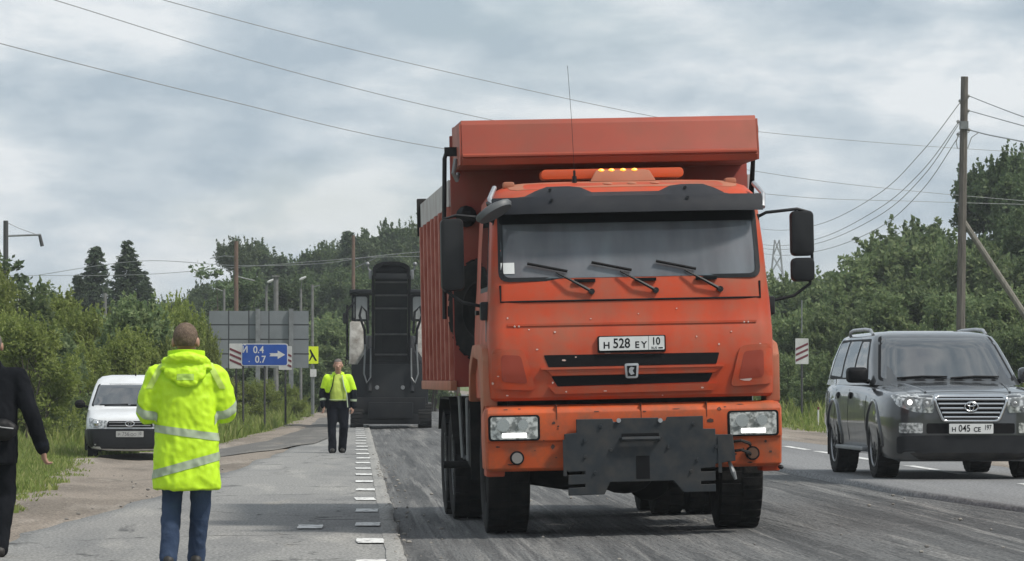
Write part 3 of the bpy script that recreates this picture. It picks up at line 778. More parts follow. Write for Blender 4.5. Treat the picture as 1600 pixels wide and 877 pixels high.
# wing flare at the cab's side above the front wheel
for s in (-1, 1):
    m = MB()
    pr = [(0.12, 1.12), (0.12, 1.52), (0.22, 1.62), (0.55, 1.66), (1.5, 1.66), (2.0, 1.5), (2.15, 1.15), (2.05, 1.15), (1.9, 1.4), (1.5, 1.55), (0.8, 1.52), (0.5, 1.3), (0.42, 1.0)]
    m.prism(pr, 'x', s * 1.15, s * 1.275); m.build('wheel_arch', ORANGE_FADED, T, 30, 0.025)
    m = MB(); m.box(s * 1.1, s * 1.26, 0.1, 0.42, 0.52, 1.12); m.build('cab_step_panel', ORANGE, T, 30, 0.02)
    m = MB(); m.box(s * 0.82, s * 1.27, 2.06, 2.1, 0.45, 1.4); m.build('mudflap', RUBBER, T)
    m = MB(); m.tube([(s * 1.29, 2.16, 0.62), (s * 1.29, 2.16, 1.18)], 0.014, 6); m.tube([(s * 1.25, 2.3, 1.18), (s * 1.29, 2.16, 1.18)], 0.014, 6); m.build('grab_rail', STEEL_GREY, T)
    m = MB(); m.tube([(s * 1.18, 0.36, 1.98), (s * 1.215, 0.34, 1.99), (s * 1.215, 0.34, 1.68), (s * 1.19, 0.36, 1.66)], 0.012, 6); m.build('grab_handle', STEEL_GREY, T)
# bumper
def bump_level(z, w, f, bow, wrap):
    pts = []
    for k in range(13):
        x = -w + 2 * w * k / 12
        pts.append(Vector((x, f - bow * (1 - (x / w) ** 4), z)))
    pts += [Vector((w + 0.02, f + 0.06, z)), Vector((w + 0.02, wrap, z)), Vector((w - 0.06, wrap, z)), Vector((w - 0.1, f + 0.22, z)), Vector((-w + 0.1, f + 0.22, z)), Vector((-w + 0.06, wrap, z)), Vector((-w - 0.02, wrap, z)), Vector((-w - 0.02, f + 0.06, z))]
    return pts
m = MB(); m.loft([bump_level(0.565, 1.22, 0.03, 0.01, 0.5), bump_level(0.59, 1.245, 0.0, 0.015, 0.52), bump_level(0.81, 1.25, -0.01, 0.02, 0.52), bump_level(0.825, 1.25, -0.03, 0.02, 0.52), bump_level(1.06, 1.25, -0.03, 0.02, 0.52), bump_level(1.10, 1.24, 0.0, 0.02, 0.5), bump_level(1.125, 1.20, 0.1, 0.01, 0.45)])
bumper = m.build('bumper', ORANGE_B, T, 30, 0.008)
bb = bvh_of(bumper.data)
for s in (-1, 1):
    L = part('headlight', T)
    x = s * 1.02
    patch('lamp_recess', bb, rrect(x - 0.225, x + 0.215, 0.825, 1.045, 0.03), 'y', 0.003, INK, L, 1, 0.004)
    patch('lamp_lens', bb, rrect(x - 0.205, x + 0.195, 0.84, 1.03, 0.02), 'y', 0.012, LENS, L, 1, 0.012)
    for dx, r_ in ((-0.1, 0.055), (0.07, 0.045)):
        b = MB(); b.lathe([(r_, -0.075), (r_, -0.052), (r_ * 0.8, -0.055), (r_ * 0.3, -0.04)], 'y', 16, (x + dx, 0, 0.96)); b.build('reflector_bowl', CHROME, L)
    patch('daytime_lamp', bb, rrect(x - 0.11, x + 0.10, 0.853, 0.893, 0.008), 'y', 0.02, LED, L, 1, 0.01)
    F_ = part('fog_lamp', T)
    b = MB(); b.lathe([(0.06, -0.05), (0.06, 0.02)], 'y', 20, (s * 1.005, -0.005, 0.68)); b.build('lamp_ring', INK, F_)
    b = MB(); b.lathe([(0.046, -0.06), (0.046, 0.0)], 'y', 20, (s * 1.005, -0.005, 0.68)); b.build('lamp_glass', mat('dull_lens', (0.2, 0.19, 0.18), 0.4) if s < 0 else mat('rusty_socket', (0.1, 0.05, 0.03), 0.8), F_)
for x in (-0.66, 0.06, 0.62):
    m = MB(); m.box(x - 0.003, x + 0.003, -0.052, 0.05, 1.0, 1.13); m.build('bumper_seam', mat('seam_shadow_gap', (0.1, 0.03, 0.015), 0.8), T)
m = MB(); m.box(-1.05, 1.05, 0.26, 0.42, 0.75, 1.32); m.build('gap_filler_block', BLACK_DUSTY, T)  # added dark filler that blocks light showing through between cab and bumper
# plow plate
pp = [(902, 657), (958, 656), (960, 661), (970, 661), (972, 655.5), (1030, 654.5), (1032, 660), (1042, 659), (1044, 653.5), (1100, 652), (1100, 672), (1119, 672), (1119, 681), (1146, 681), (1150, 722), (1118, 727),
      (1118, 732), (1095, 734), (1095, 739), (1118, 738), (1118, 753), (1095, 754), (1095, 759), (1118, 758), (1118, 770), (1068, 771), (1052, 753), (953, 755), (944, 774), (888, 776), (888, 764), (914, 763), (914, 758), (888, 759), (888, 744), (914, 743), (914, 738), (888, 739), (884, 735), (883, 680), (902, 678)]
m = MB(); m.prism([tp(*p) for p in pp], 'y', -0.125, -0.085); plow = m.build('plow_plate', DARK_PLATE, T, 30, 0.004, 1)
m = MB(); a0, a1 = tp(972, 688), tp(1030, 687); m.tube([(a0[0], -0.13, a0[1]), (a0[0], -0.17, a0[1]), (a1[0], -0.17, a1[1]), (a1[0], -0.13, a1[1])], 0.02, 8); m.build('tow_bar', DARK_PLATE, T)
m = MB(); m.box(-0.12, 0.20, -0.128, -0.126, tp(1000, 684)[1], tp(1000, 679)[1]); m.box(0.0, 0.115, -0.128, -0.126, tp(1000, 750)[1], tp(1000, 714)[1]); m.build('plate_opening', INK, plow)
for px in (968, 1033):
    b = MB(); a = tp(px, 659); b.lathe([(0.02, -0.145), (0.02, -0.12)], 'y', 8, (a[0], 0, a[1])); b.build('plate_bolt', ALU, plow)
for x in (-0.35, 0.45):
    m = MB(); m.box(x - 0.05, x + 0.05, -0.09, 0.6, 0.5, 0.8); m.build('plow_bracket', BLACK_DUSTY, T)
for z in (0.70, 0.78):
    m = MB(); m.tube([(0.82, -0.06, z), (0.9, -0.14, z + 0.01), (0.97, -0.12, z - 0.015), (0.985, -0.05, z - 0.03)], 0.014, 6); m.build('hydraulic_hose', BLACK_DUSTY, T)
m = MB(); m.tube([(0.80, -0.05, 0.62), (0.83, -0.1, 0.52), (0.85, -0.1, 0.46)], [0.014, 0.022, 0.012], 8); m.build('hose_coupling', STEEL_GREY, T)
m = MB(); m.ball((1.25, 0.0, 0.555), (0.025, 0.03, 0.02), 8); m.build('bumper_foot', BLACK, T)
# number plate
m = MB(); a = tp(992.5, 539); m.prism(rrect(a[0] - 0.29, a[0] + 0.29, a[1] - 0.075, a[1] + 0.068, 0.012), 'y', -0.05, -0.012); NP = m.build('plate_holder', INK, T)
m = MB(); m.prism(rrect(a[0] - 0.278, a[0] + 0.278, a[1] - 0.056, a[1] + 0.06, 0.01), 'y', -0.056, -0.05); m.build('number_plate', PLATE_WHITE, NP)
py = -0.0565
for s_, sz, dx, dz, sx in (('H', 0.078, -0.215, -0.014, 1.05), ('528', 0.115, -0.087, 0.0, 0.86), ('E', 0.078, 0.045, -0.014, 1.0), ('Y', 0.078, 0.105, -0.014, 1.0), ('10', 0.088, 0.206, 0.014, 0.85)):
    lettering(s_, sz, (a[0] + dx, py, a[1] + dz), INK, NP, 0.001, sx, bold=0.0015)
lettering('RUS', 0.028, (a[0] + 0.19, py, a[1] - 0.041), INK, NP, 0.001)
m = MB(); m.box(a[0] + 0.142, a[0] + 0.145, -0.057, -0.056, a[1] - 0.056, a[1] + 0.06); m.box(a[0] + 0.226, a[0] + 0.264, -0.057, -0.056, a[1] - 0.047, a[1] - 0.036); m.build('plate_divider', INK, NP)
# emblem: small chrome shield with a dark field and a curved light mark
m = MB(); a = tp(991.5, 581.5); m.prism(round_poly([(a[0] - 0.062, a[1] + 0.062), (a[0] + 0.062, a[1] + 0.064), (a[0] + 0.052, a[1] - 0.064), (a[0] - 0.052, a[1] - 0.064)], 0.02), 'y', -0.065, -0.02); E = m.build('emblem', ALU, T, 30, 0.006)
m = MB(); m.prism([(a[0] - 0.042, a[1] + 0.042), (a[0] + 0.042, a[1] + 0.044), (a[0] + 0.035, a[1] - 0.045), (a[0] - 0.035, a[1] - 0.045)], 'y', -0.068, -0.06); m.build('emblem_field', INK, E)
m = MB(); m.prism([(a[0] - 0.006, a[1] + 0.034), (a[0] + 0.022, a[1] + 0.026), (a[0] + 0.006, a[1] + 0.0), (a[0] + 0.022, a[1] - 0.026), (a[0] - 0.008, a[1] - 0.036), (a[0] - 0.026, a[1] - 0.01), (a[0] - 0.022, a[1] + 0.02)], 'y', -0.071, -0.066); m.build('emblem_mark', ALU, E)
# paint chips
cr = random.Random(3)
chips = [(1040 + 0, 620, 3, 2), (930, 500, 3, 2), (1130, 540, 3, 3), (1095, 528, 2, 3), (845, 548, 4, 2), (868, 600, 3, 4), (1150, 520, 3, 2), (1005, 492, 2, 2), (905, 560, 3, 2), (1065, 484, 3, 2), (1195, 540, 4, 3), (783, 590, 4, 2), (950, 613, 6, 2), (886, 565, 7, 3), (891, 578, 4, 3), (908, 583, 4, 9), (1013, 577, 4, 4), (873, 521, 4, 3), (1075, 575, 4, 3), (1172, 595, 22, 6), (1182, 590, 12, 4), (807, 562, 5, 4), (820, 574, 3, 3), (775, 601, 4, 4), (797, 620, 4, 2), (833, 517, 3, 2), (1185, 561, 3, 4), (1102, 608, 5, 3), (889, 614, 3, 3), (800, 499, 3, 3), (955, 553, 14, 3)]
for (x, y_, w_, h_) in chips:
    a = tp(x, y_); w_ /= 366; h_ /= 366
    po = [(a[0] + w_ * math.cos(R(k * 60)) * cr.uniform(.7, 1.2), a[1] + h_ * math.sin(R(k * 60)) * cr.uniform(.7, 1.2)) for k in range(6)]
    patch('paint_chip', cab_solid, po, 'y', 0.0215 if abs(a[0]) > 0.83 and a[1] < 1.6 else (0.032 if a[1] < 1.36 and a[1] > 1.2 and abs(a[0]) < .75 else 0.005), WHITE_CHIP, T, 0, 0.002)
for px, py in ((915, 690), (915, 715), (940, 668), (1085, 664), (1120, 700), (1090, 720), (930, 740), (1080, 738), (1045, 700), (955, 705)):
    a = tp(px, py); b = MB(); b.lathe([(0.014, -0.142), (0.016, -0.126)], 'y', 6, (a[0], 0, a[1])); b.build('plate_bolt', DARK_PLATE, plow)
for x0_, x1_ in ((-0.72, -0.69), (0.60, 0.63)):
    m = MB(); m.box(x0_ + .1, x1_ + .1, -0.135, -0.1255, 0.52, 0.83); m.build('plate_weld_rib', DARK_PLATE, plow)
rust = mat('rust_scrape', (0.06, 0.028, 0.02), 0.8)
for (x, y_, w_, h_) in [(780, 700, 9, 3), (800, 728, 12, 2), (1200, 692, 6, 4), (1175, 725, 9, 3), (866, 700, 6, 8), (935, 645, 10, 2), (1060, 641, 12, 2), (1010, 645, 6, 2), (868, 663, 7, 5), (875, 668, 3, 3), (874, 672, 4, 2), (1128, 641, 8, 5), (1136, 638, 5, 2), (1113, 660, 13, 7), (1160, 634, 16, 2), (871, 717, 4, 2), (838, 706, 3, 2), (1165, 703, 3, 2), (1208, 708, 5, 4), (794, 642, 8, 2), (815, 641, 5, 2), (852, 690, 3, 2), (1140, 700, 10, 7), (1150, 712, 12, 5)]:
    a = tp(x, y_); w_ /= 366; h_ /= 366
    po = [(a[0] + w_ * math.cos(R(k * 45)) * cr.uniform(.5, 1.3), a[1] + h_ * math.sin(R(k * 45)) * cr.uniform(.5, 1.3)) for k in range(8)]
    patch('rust_scrape', bb, po, 'y', 0.003, rust, T, 0, 0.002)
# mirrors
def mirror(s):
    Mi = part('door_mirror', T)
    x = s * 1.50 if s < 0 else s * 1.52
    y0 = 0.28
    for z0, z1, hw, nm in ((2.12, 2.74, 0.10, 'mirror_head'),) if s < 0 else ((2.36, 2.75, 0.10, 'mirror_head'), (2.14, 2.345, 0.10, 'wide_angle_head')):
        m = MB(); m.prism(rrect(x - hw, x + hw, z0, z1, 0.045), 'y', y0, y0 + 0.13); m.build(nm, BLACK, Mi, 30, 0.03)
        m = MB(); m.prism(rrect(x - hw + 0.02, x + hw - 0.02, z0 + 0.02, z1 - 0.02, 0.03), 'y', y0 + 0.128, y0 + 0.136); m.build('mirror_glass', CHROME, Mi)
    b = s * 1.13
    m = MB(); m.tube([(b, y0 + 0.05, 2.70), (b + s * 0.08, y0 + 0.02, 2.74), (x - s * 0.04, y0 + 0.03, 2.765), (x + s * 0.07, y0 + 0.04, 2.74), (x + s * 0.085, y0 + 0.05, 2.3), (x + s * 0.06, y0 + 0.05, 2.12), (x - s * 0.08, y0 + 0.05, 2.02), (s * 1.2, y0 + 0.08, 1.97)], 0.014, 8); m.build('mirror_arm', BLACK, Mi)
    m = MB(); m.box(s * 1.15, s * 1.27, y0, y0 + 0.14, 1.86, 2.02); m.build('mirror_mount', BLACK, Mi, 30, 0.02)
    m = MB(); m.box(b - 0.02, b + 0.02, y0 + 0.02, y0 + 0.09, 2.67, 2.73); m.build('upper_mount', BLACK, Mi, 30, 0.01)
mirror(-1); mirror(1)
Mi = part('front_mirror', T)
Mx = Matrix.Translation((-1.16, -0.08, 2.78)) @ Matrix.Rotation(R(-28), 4, 'Y') @ Matrix.Rotation(R(-25), 4, 'X')
m = MB(); pts = [(0.17 * math.cos(R(k * 22.5)), 0.1 * math.sin(R(k * 22.5))) for k in range(16)]
m.loft([[Mx @ Vector((p[0] * f, p[1] * f, z)) for p in pts] for f, z in ((0.9, -0.03), (1, 0.0), (0.95, 0.025), (0.6, 0.045))]); m.build('mirror_head', mat('dusty_mirror_shell', (0.09, 0.095, 0.1), 0.5), Mi, 40)
m = MB(); m.tube([(-1.15, 0.3, 2.74), (-1.2, 0.12, 2.86), (-1.17, -0.04, 2.83)], 0.016, 8); m.tube([(-1.10, 0.25, 2.8), (-1.13, 0.05, 2.86), (-1.12, -0.05, 2.82)], 0.012, 8); m.build('mirror_arm', BLACK, Mi)

# chassis
m = MB()
for x in (-0.42, 0.42): m.box(x - 0.05, x + 0.05, 0.1, 7.5, 0.75, 1.03)
for y_ in (0.5, 2.2, 3.6, 5.6, 7.3): m.box(-0.42, 0.42, y_, y_ + 0.12, 0.78, 1.0)
m.build('chassis_frame', BLACK_DUSTY, T)
m = MB(); m.tube([(-0.95, 1.3, 0.52), (-0.5, 1.3, 0.45), (0.5, 1.3, 0.45), (0.95, 1.3, 0.52)], [0.08, 0.09, 0.09, 0.08], 10); m.ball((0.25, 1.3, 0.45), 0.2); m.build('front_axle', BLACK_DUSTY, T)
m = MB(); m.box(-0.32, 0.32, 0.3, 1.9, 0.5, 1.15); m.ball((0, 0.9, 0.48), (0.25, 0.4, 0.15)); m.build('engine_sump', BLACK_DUSTY, T, 30, 0.03)
for s in (-1, 1):
    m = MB(); m.prism(rrect(s * 0.9 - 0.33, s * 0.9 + 0.33, 0.5, 1.12, 0.12), 'y', 2.35, 3.4); m.build('fuel_tank' if s > 0 else 'air_tank_box', BLACK_DUSTY, T, 30, 0.03)
m = MB(); m.tube([(-0.3, 1.8, 0.9), (0.0, 2.3, 0.85), (-0.05, 4.8, 0.62)], 0.06, 8); m.build('prop_shaft', BLACK_DUSTY, T)
for y_ in (5.0, 6.35):
    m = MB(); m.tube([(-1.1, y_, 0.52), (-0.35, y_, 0.52), (0.0, y_, 0.52), (0.35, y_, 0.52), (1.1, y_, 0.52)], [0.1, 0.12, 0.24, 0.12, 0.1], 12); m.build('rear_axle', BLACK_DUSTY, T)
for s in (-1, 1):
    wheel(T, (s * 1.02, 1.3, 0.525), 0.525, 0.38, BLACK_DUSTY, s, 30)
    for y_ in (5.0, 6.35):
        wheel(T, (s * 1.14, y_, 0.525), 0.525, 0.29, RIM_GREY, s, 20)
        wheel(T, (s * 0.80, y_, 0.525), 0.525, 0.29, RIM_GREY, s, 20)
    m = MB()
    arc = [(5.0 - 0.66 + 0.0, 0.8)] + [(5.0 + 0.64 * math.cos(R(a)), 0.55 + 0.64 * math.sin(R(a))) for a in (150, 125, 100)] + [(6.35 + 0.64 * math.cos(R(a)), 0.55 + 0.64 * math.sin(R(a))) for a in (80, 55, 30)]
    m.prism(arc + [(p[0], p[1] - 0.02) for p in reversed(arc)], 'x', s * 0.62, s * 1.3); m.build('rear_mudguard', BLACK_DUSTY, T)
m = MB(); m.tube([(-1.1, 3.9, 0.55), (-1.42, 3.9, 0.55)], 0.035, 8); m.tube([(-1.1, 3.9, 0.55), (-1.1, 3.9, 0.95)], 0.03, 8); m.build('side_guard_stub', BLACK_DUSTY, T)
for y_ in (3.6,):
    m = MB(); m.tube([(-1.25, y_, 0.62), (-1.27, y_, 1.2)], 0.02, 8); m.tube([(-1.1, y_, 0.62), (-1.25, y_, 0.62)], 0.02, 8); m.build('ladder_rail', STEEL_GREY, T)
# spare wheel behind the cab
wheel(T, (-1.06, 2.32, 1.98), 0.47, 0.24, BLACK_DUSTY, -1, 20, name='spare_wheel').rotation_euler = (0, 0, R(35))

# tipper body
H = 1.375
y0, y1, zb, zt = 2.55, 7.85, 1.285, 3.18
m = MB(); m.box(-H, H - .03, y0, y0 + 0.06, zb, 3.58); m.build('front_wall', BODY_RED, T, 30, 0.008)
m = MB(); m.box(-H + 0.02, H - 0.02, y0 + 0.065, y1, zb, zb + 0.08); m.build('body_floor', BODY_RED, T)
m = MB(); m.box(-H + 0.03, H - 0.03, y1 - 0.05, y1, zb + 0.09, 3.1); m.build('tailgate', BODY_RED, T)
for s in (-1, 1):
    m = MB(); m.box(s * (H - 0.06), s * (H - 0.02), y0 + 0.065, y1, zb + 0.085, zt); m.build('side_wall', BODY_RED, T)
    m = MB(); m.box(s * (H - 0.02), s * (H + 0.04), y0 - 0.03, y1 + 0.03, zb - 0.03, zb + 0.06); m.build('lower_rail', ORANGE_FADED, T, 30, 0.01)
    m = MB()
    dz = 0.24
    m.frustum([(s * (H - 0.0175), y0 + 0.07, zt - dz), (s * (H + 0.015), y0 + 0.07, zt - dz), (s * (H + 0.015), y1, zt - dz), (s * (H - 0.0175), y1, zt - dz)], [(s * (H - 0.0175), y0 + 0.07, zt), (s * (H + 0.015), y0 + 0.07, zt), (s * (H + 0.015), y1, zt), (s * (H - 0.0175), y1, zt)])
    m.build('rolled_tarp_strip', mat('grey_tarp', (0.52, 0.5, 0.5), 0.85, col2=(0.42, 0.37, 0.37), scale=3), T)
    for k in range(8):
        y_ = y0 + 0.12 + k * (y1 - y0 - 0.3) / 7
        m = MB(); m.box(s * (H - 0.02), s * (H + 0.035), y_, y_ + 0.11, zb + 0.062, zt - dz - 0.002); m.build('side_rib', mat('rib_paint', (0.44, 0.15, 0.11), 0.6, col2=(0.34, 0.085, 0.055)), T, 30, 0.01)
    m = MB(); m.box(s * (H - 0.05), s * (H + 0.05), y1 + 0.0, y1 + 0.08, 2.85, 3.24); m.build('rear_corner_post', BLACK_DUSTY, T, 30, 0.01)
# visor over the cab
m = MB(); prof = [(y0 + 0.03, 3.30), (1.36, 3.29), (1.33, 3.34), (1.345, 3.38), (1.42, 3.65), (1.46, 3.69), (y0 + 0.05, 3.70), (y0 + 0.05, 3.64), (1.5, 3.63), (1.41, 3.37), (1.42, 3.325), (y0 + 0.03, 3.33)]
prof = [(p[0], p[1] - .04) for p in prof]
m.prism(prof, 'x', -1.335, 1.285); m.build('cab_shield', BODY_TOP, T, 30, 0.006)
m = MB(); m.prism([(1.335, 3.315), (1.30, 3.32), (1.30, 3.335), (1.345, 3.35)], 'x', -1.33, 1.28); m.build('shield_lip', BODY_TOP, T)
for s in (-1, 1):
    m = MB(); xe = -1.337 if s < 0 else 1.287
    m.prism([(1.37, 3.255), (1.355, 3.34), (1.43, 3.62), (y0, 3.65), (y0, 3.27)], 'x', xe, xe + s * .015); m.build('shield_end_plate', BODY_TOP, T)
m = MB(); m.tube([(-1.36, 1.9, 3.40), (-1.44, 1.9, 3.41), (-1.46, 1.9, 3.34), (-1.475, 1.9, 2.8), (-1.49, 1.9, 1.9)], 0.02, 8); m.box(-1.46, -1.33, 1.86, 1.94, 3.36, 3.44); m.build('tarp_crank_rod', BLACK, T)
m = MB(); m.tube([(-1.365, 1.8, 3.33), (-1.39, 1.78, 3.20), (-1.36, 1.8, 3.14), (-1.34, 1.9, 3.2)], 0.02, 8); m.build('crank_hose', STEEL_GREY, T)
m = MB(); m.lathe([(0.05, -0.03), (0.06, 0.0), (0.05, 0.03)], 'x', 14, (1.335, 1.9, 3.54)); m.build('tarp_roller_end', BLACK, T)
for dx in (0.0, 0.04, 0.085):
    m = MB(); m.tube([(1.34, 1.9 + dx, 3.51), (1.315 - dx * 0.6, 2.2, 2.4)], 0.011, 6); m.build('tarp_strap', BLACK, T)
m = MB(); m.ball((-1.24, y0 - 0.06, 2.84), (0.1, 0.05, 0.1), 7); m.tube([(-1.24, y0, 2.84), (-1.24, y0 - 0.12, 2.84)], 0.05, 8); m.build('work_lamp', BLACK, T, 10)
# ------------------------------------------------------------------ car bodies
def half_ring(y, prof):
    """closed ring from a half profile (x,z) bottom centre -> top centre"""
    r = [Vector((p[0], y, p[1])) for p in prof]
    l = [Vector((-p[0], y, p[1])) for p in prof[1:-1]]
    return r + l[::-1]
def plan_ring(z, w, f, b, rf, rb, bow=0.06, bowb=0.03):
    pts = []
    for k in range(7):
        x = (-w + rf) + (2 * w - 2 * rf) * k / 6
        pts.append(Vector((x, f - bow * (1 - (x / w) ** 2), z)))
    for k in range(1, 4): a = R(-90 + 30 * k); pts.append(Vector((w - rf + rf * math.cos(a), f + rf + rf * math.sin(a), z)))
    pts += [Vector((w + 0.012, f + (b - f) * 0.35, z)), Vector((w + 0.012, f + (b - f) * 0.65, z))]
    for k in range(0, 3): a = R(30 * k); pts.append(Vector((w - rb + rb * math.cos(a), b - rb + rb * math.sin(a), z)))
    pts += [Vector((w - rb, b, z)), Vector((0, b + bowb, z)), Vector((-w + rb, b, z))]
    for k in range(1, 4): a = R(90 + 30 * k); pts.append(Vector((-w + rb + rb * math.cos(a), b - rb + rb * math.sin(a), z)))
    pts += [Vector((-w - 0.012, f + (b - f) * 0.65, z)), Vector((-w - 0.012, f + (b - f) * 0.35, z))]
    for k in range(0, 3): a = R(180 + 30 * k); pts.append(Vector((-w + rf + rf * math.cos(a), f + rf + rf * math.sin(a), z)))
    return pts
def subsurf(o, lv=1):
    md = o.modifiers.new('s', 'SUBSURF'); md.levels = lv; md.render_levels = lv
    return bake(o, 40)
def arch_cut(o, ys, r, w_in, w_out, zc, m):
    for y in ys:
        for s in (-1, 1):
            c = MB(); c.lathe([(r, min(s * w_in, s * w_out)), (r, max(s * w_in, s * w_out))], 'x', 36, (0, y, zc))
            cut(o, c.mesh('cutter', 0), m)
    return o

# ------------------------------------------------------------------ dark grey off-road estate car
SUV_GREY = mat('dark_grey_metallic', (0.062, 0.066, 0.071), 0.3, metal=0.6, coat=1.0, dirt=(0.10, 0.097, 0.09), dirt_amt=0.35, dscale=1.8, ior=1.5)
suv = thing('off_road_car', 'dark grey off-road estate car with chrome grille and silver roof rails', 'car', (7.19, 47.95, 0.164), (0, 0, R(2.8)))
S = suv
def suv_prof(w, zb, zs, zt, k=1.0):
    return [(0, zb), (w * .88, zb), (w * .945, zb + .03), (w * .97, zb + .09), (w * .975, zb + .2), (w, .60 * k + .02), (w * 1.0, .74 * k), (w * .99, (.74 * k + zs) / 2), (w * .98, zs - .07), (w * .965, zs - .02), (w * .93, zs + .02), (w * .86, zs + (zt - zs) * .55), (w * .6, zt - .01), (w * .3, zt), (0, zt + .004)]
st = [(-.035, .55, .30, .90, .94), (-.02, .70, .25, .925, .965), (0.0, .80, .225, .935, .98), (.05, .875, .21, .945, .995), (.14, .925, .205, .955, 1.02), (.30, .96, .21, .97, 1.05), (.55, .985, .23, .99, 1.08), (.95, .99, .26, 1.01, 1.115), (1.45, .978, .27, 1.04, 1.15),
      (2.2, .972, .27, 1.07, 1.16), (3.2, .975, .27, 1.08, 1.16), (3.8, .988, .29, 1.08, 1.16), (4.4, .972, .33, 1.08, 1.16), (4.72, .94, .36, 1.07, 1.15), (4.87, .88, .39, 1.05, 1.14), (4.93, .78, .44, 1.0, 1.1)]
m = MB(); m.loft([half_ring(y, suv_prof(w, zb, zs, zt)) for y, w, zb, zs, zt in st]); sbody = m.build('body', SUV_GREY, S, 50)
sbv = bvh_of(sbody.data)
arch_cut(sbody, (0.93, 3.78), 0.475, 0.55, 1.3, 0.44, BLACK)
sbody.data.shade_smooth(); sbody.data.set_sharp_from_angle(angle=R(40))
gl = [(1.10, .90, 1.30, 4.88, .16, .10), (1.16, .885, 1.38, 4.86, .16, .10), (1.40, .835, 1.74, 4.78, .15, .10), (1.60, .775, 2.03, 4.66, .14, .12), (1.69, .735, 2.18, 4.58, .14, .14), (1.735, .66, 2.36, 4.45, .14, .16), (1.765, .45, 2.7, 4.2, .12, .14)]
m = MB(); m.loft([plan_ring(*g, bow=0.12) for g in gl]); sgh = m.build('greenhouse', SUV_GREY, S, 30)
gbv = bvh_of(sgh.data)
patch('windscreen', gbv, round_poly([(-.80, 1.175), (.80, 1.175), (.665, 1.675), (-.665, 1.675)], 0.05), 'y', 0.006, GLASS_DARK, S, 6, 0.006)
patch('windscreen_border', gbv, round_poly([(-.835, 1.15), (.835, 1.15), (.69, 1.70), (-.69, 1.70)], 0.05), 'y', 0.003, INK, S, 6, 0.006)
for s, ax in ((-1, 'x-'), (1, 'x+')):
    for po in ([(1.92, 1.19), (2.76, 1.19), (2.76, 1.63), (2.34, 1.63)], [(2.86, 1.19), (3.62, 1.19), (3.62, 1.64), (2.86, 1.64)], [(3.73, 1.20), (4.55, 1.22), (4.36, 1.62), (3.73, 1.64)]):
        patch('side_window', gbv, round_poly(po, 0.05), ax, 0.007, GLASS_DARK, S, 3, 0.006)
    patch('window_surround', gbv, round_poly([(1.80, 1.165), (4.66, 1.175), (4.42, 1.665), (2.31, 1.665)], 0.05), ax, 0.003, INK, S, 5, 0.006)
    m = MB(); m.tube([(s * .70, 2.5, 1.715), (s * .70, 2.68, 1.775), (s * .695, 3.1, 1.79), (s * .69, 4.0, 1.785), (s * .68, 4.25, 1.765), (s * .67, 4.4, 1.69)], 0.018, 8, ell=(1, 1.2)); m.build('roof_rail', ALU, S)
    m = MB(); m.box(s * .92, s * 1.04, 1.35, 3.3, .31, .36); m.build('side_step', STEEL_GREY, S, 30, 0.02)
    for y_ in (2.62, 3.5):
        m = MB(); m.ball((s * .965, y_, .97), (0.025, .075, .045), 10); m.build('door_handle', INK, S)
    for y_ in (1.52, 2.78, 3.66):
        m = MB()
        pts = []
        for z in np.linspace(.42, 1.12, 10):
            h = sbv.ray_cast(Vector((s * 6, y_ + (0.0 if y_ < 3.6 else .28 * max(0, .85 - z)), z)), Vector((-s, 0, 0)))
            if h[0]: pts.append(h[0] - Vector((s * 0.002, 0, 0)))
        m.tube(pts, 0.006, 5); m.build('door_gap', INK, S)
    M_ = part('door_mirror', S)
    m = MB(); m.loft([[Vector((s * 1.05 + q[0] * f, y_, 1.22 + q[1] * f)) for q in rrect(-.13, .13, -.095, .095, .05, 3)] for f, y_ in ((.55, 1.52), (.92, 1.56), (1.0, 1.63), (.96, 1.70))]); m.build('mirror_shell', INK if s < 0 else SUV_GREY, M_, 40)
    m = MB(); m.tube([(s * .9, 1.66, 1.14), (s * 1.02, 1.64, 1.17)], .03, 8); m.build('mirror_stalk', INK, M_)
# wheel-arch flares and bonnet edges
for s in (-1, 1):
    for yc in (.93, 3.78):
        pts = []
        for a in range(-8, 189, 14):
            y_, z_ = yc + .475 * math.cos(R(a)), .44 + .475 * math.sin(R(a))
            h_ = sbv.ray_cast(Vector((s * 6, yc + .51 * math.cos(R(a)), .44 + .51 * math.sin(R(a)))), Vector((-s, 0, 0)))
            pts.append(Vector((h_[0].x if h_[0] else s * .95, y_, z_)))
        m = MB(); m.tube(pts, .024, 8); m.build('arch_flare', SUV_GREY, S, 60)
    pts = []
    for t in np.linspace(0, 1, 8):
        h_ = sbv.ray_cast(Vector((s * (.50 + .12 * t), .15 + 1.15 * t, 6)), Vector((0, 0, -1)))
        pts.append(h_[0])
    m = MB(); m.tube(pts, .016, 8); m.build('bonnet_ridge', SUV_GREY, S, 60)
# front: lamps, grille, bumper
for s in (-1, 1):
    L = part('headlight', S)
    po = [(s * .42, .985), (s * .66, 1.01), (s * .90, .985), (s * .86, .86), (s * .66, .785), (s * .44, .775)][::s]
    patch('lamp_lens', sbv, round_poly(po, 0.03), 'y', 0.008, LENS, L, 4, 0.03)
    for x, z, r in ((.72, .90, .068), (.62, .835, .03), (.52, .89, .05)):
        h = sbv.ray_cast(Vector((s * x, -5, z)), Vector((0, 1, 0)))[0]
        m = MB(); m.lathe([(r, -0.03), (r, 0.0), (r * .9, 0.0)], 'y', 16, (h.x, h.y - .008, h.z)); m.build('lamp_ring', STEEL_GREY, L)
        m = MB(); m.ball((h.x, h.y - .034, h.z), (r * .5, .012, r * .5), 12); m.build('lamp_projector', LED if r > .06 else LENS, L)
    F_ = part('fog_lamp', S)
    patch('lamp_glass', sbv, rrect(s * .70 - .135, s * .70 + .135, .54, .66, .02), 'y', 0.012, LENS, F_, 2, 0.03)
G = part('grille', S)
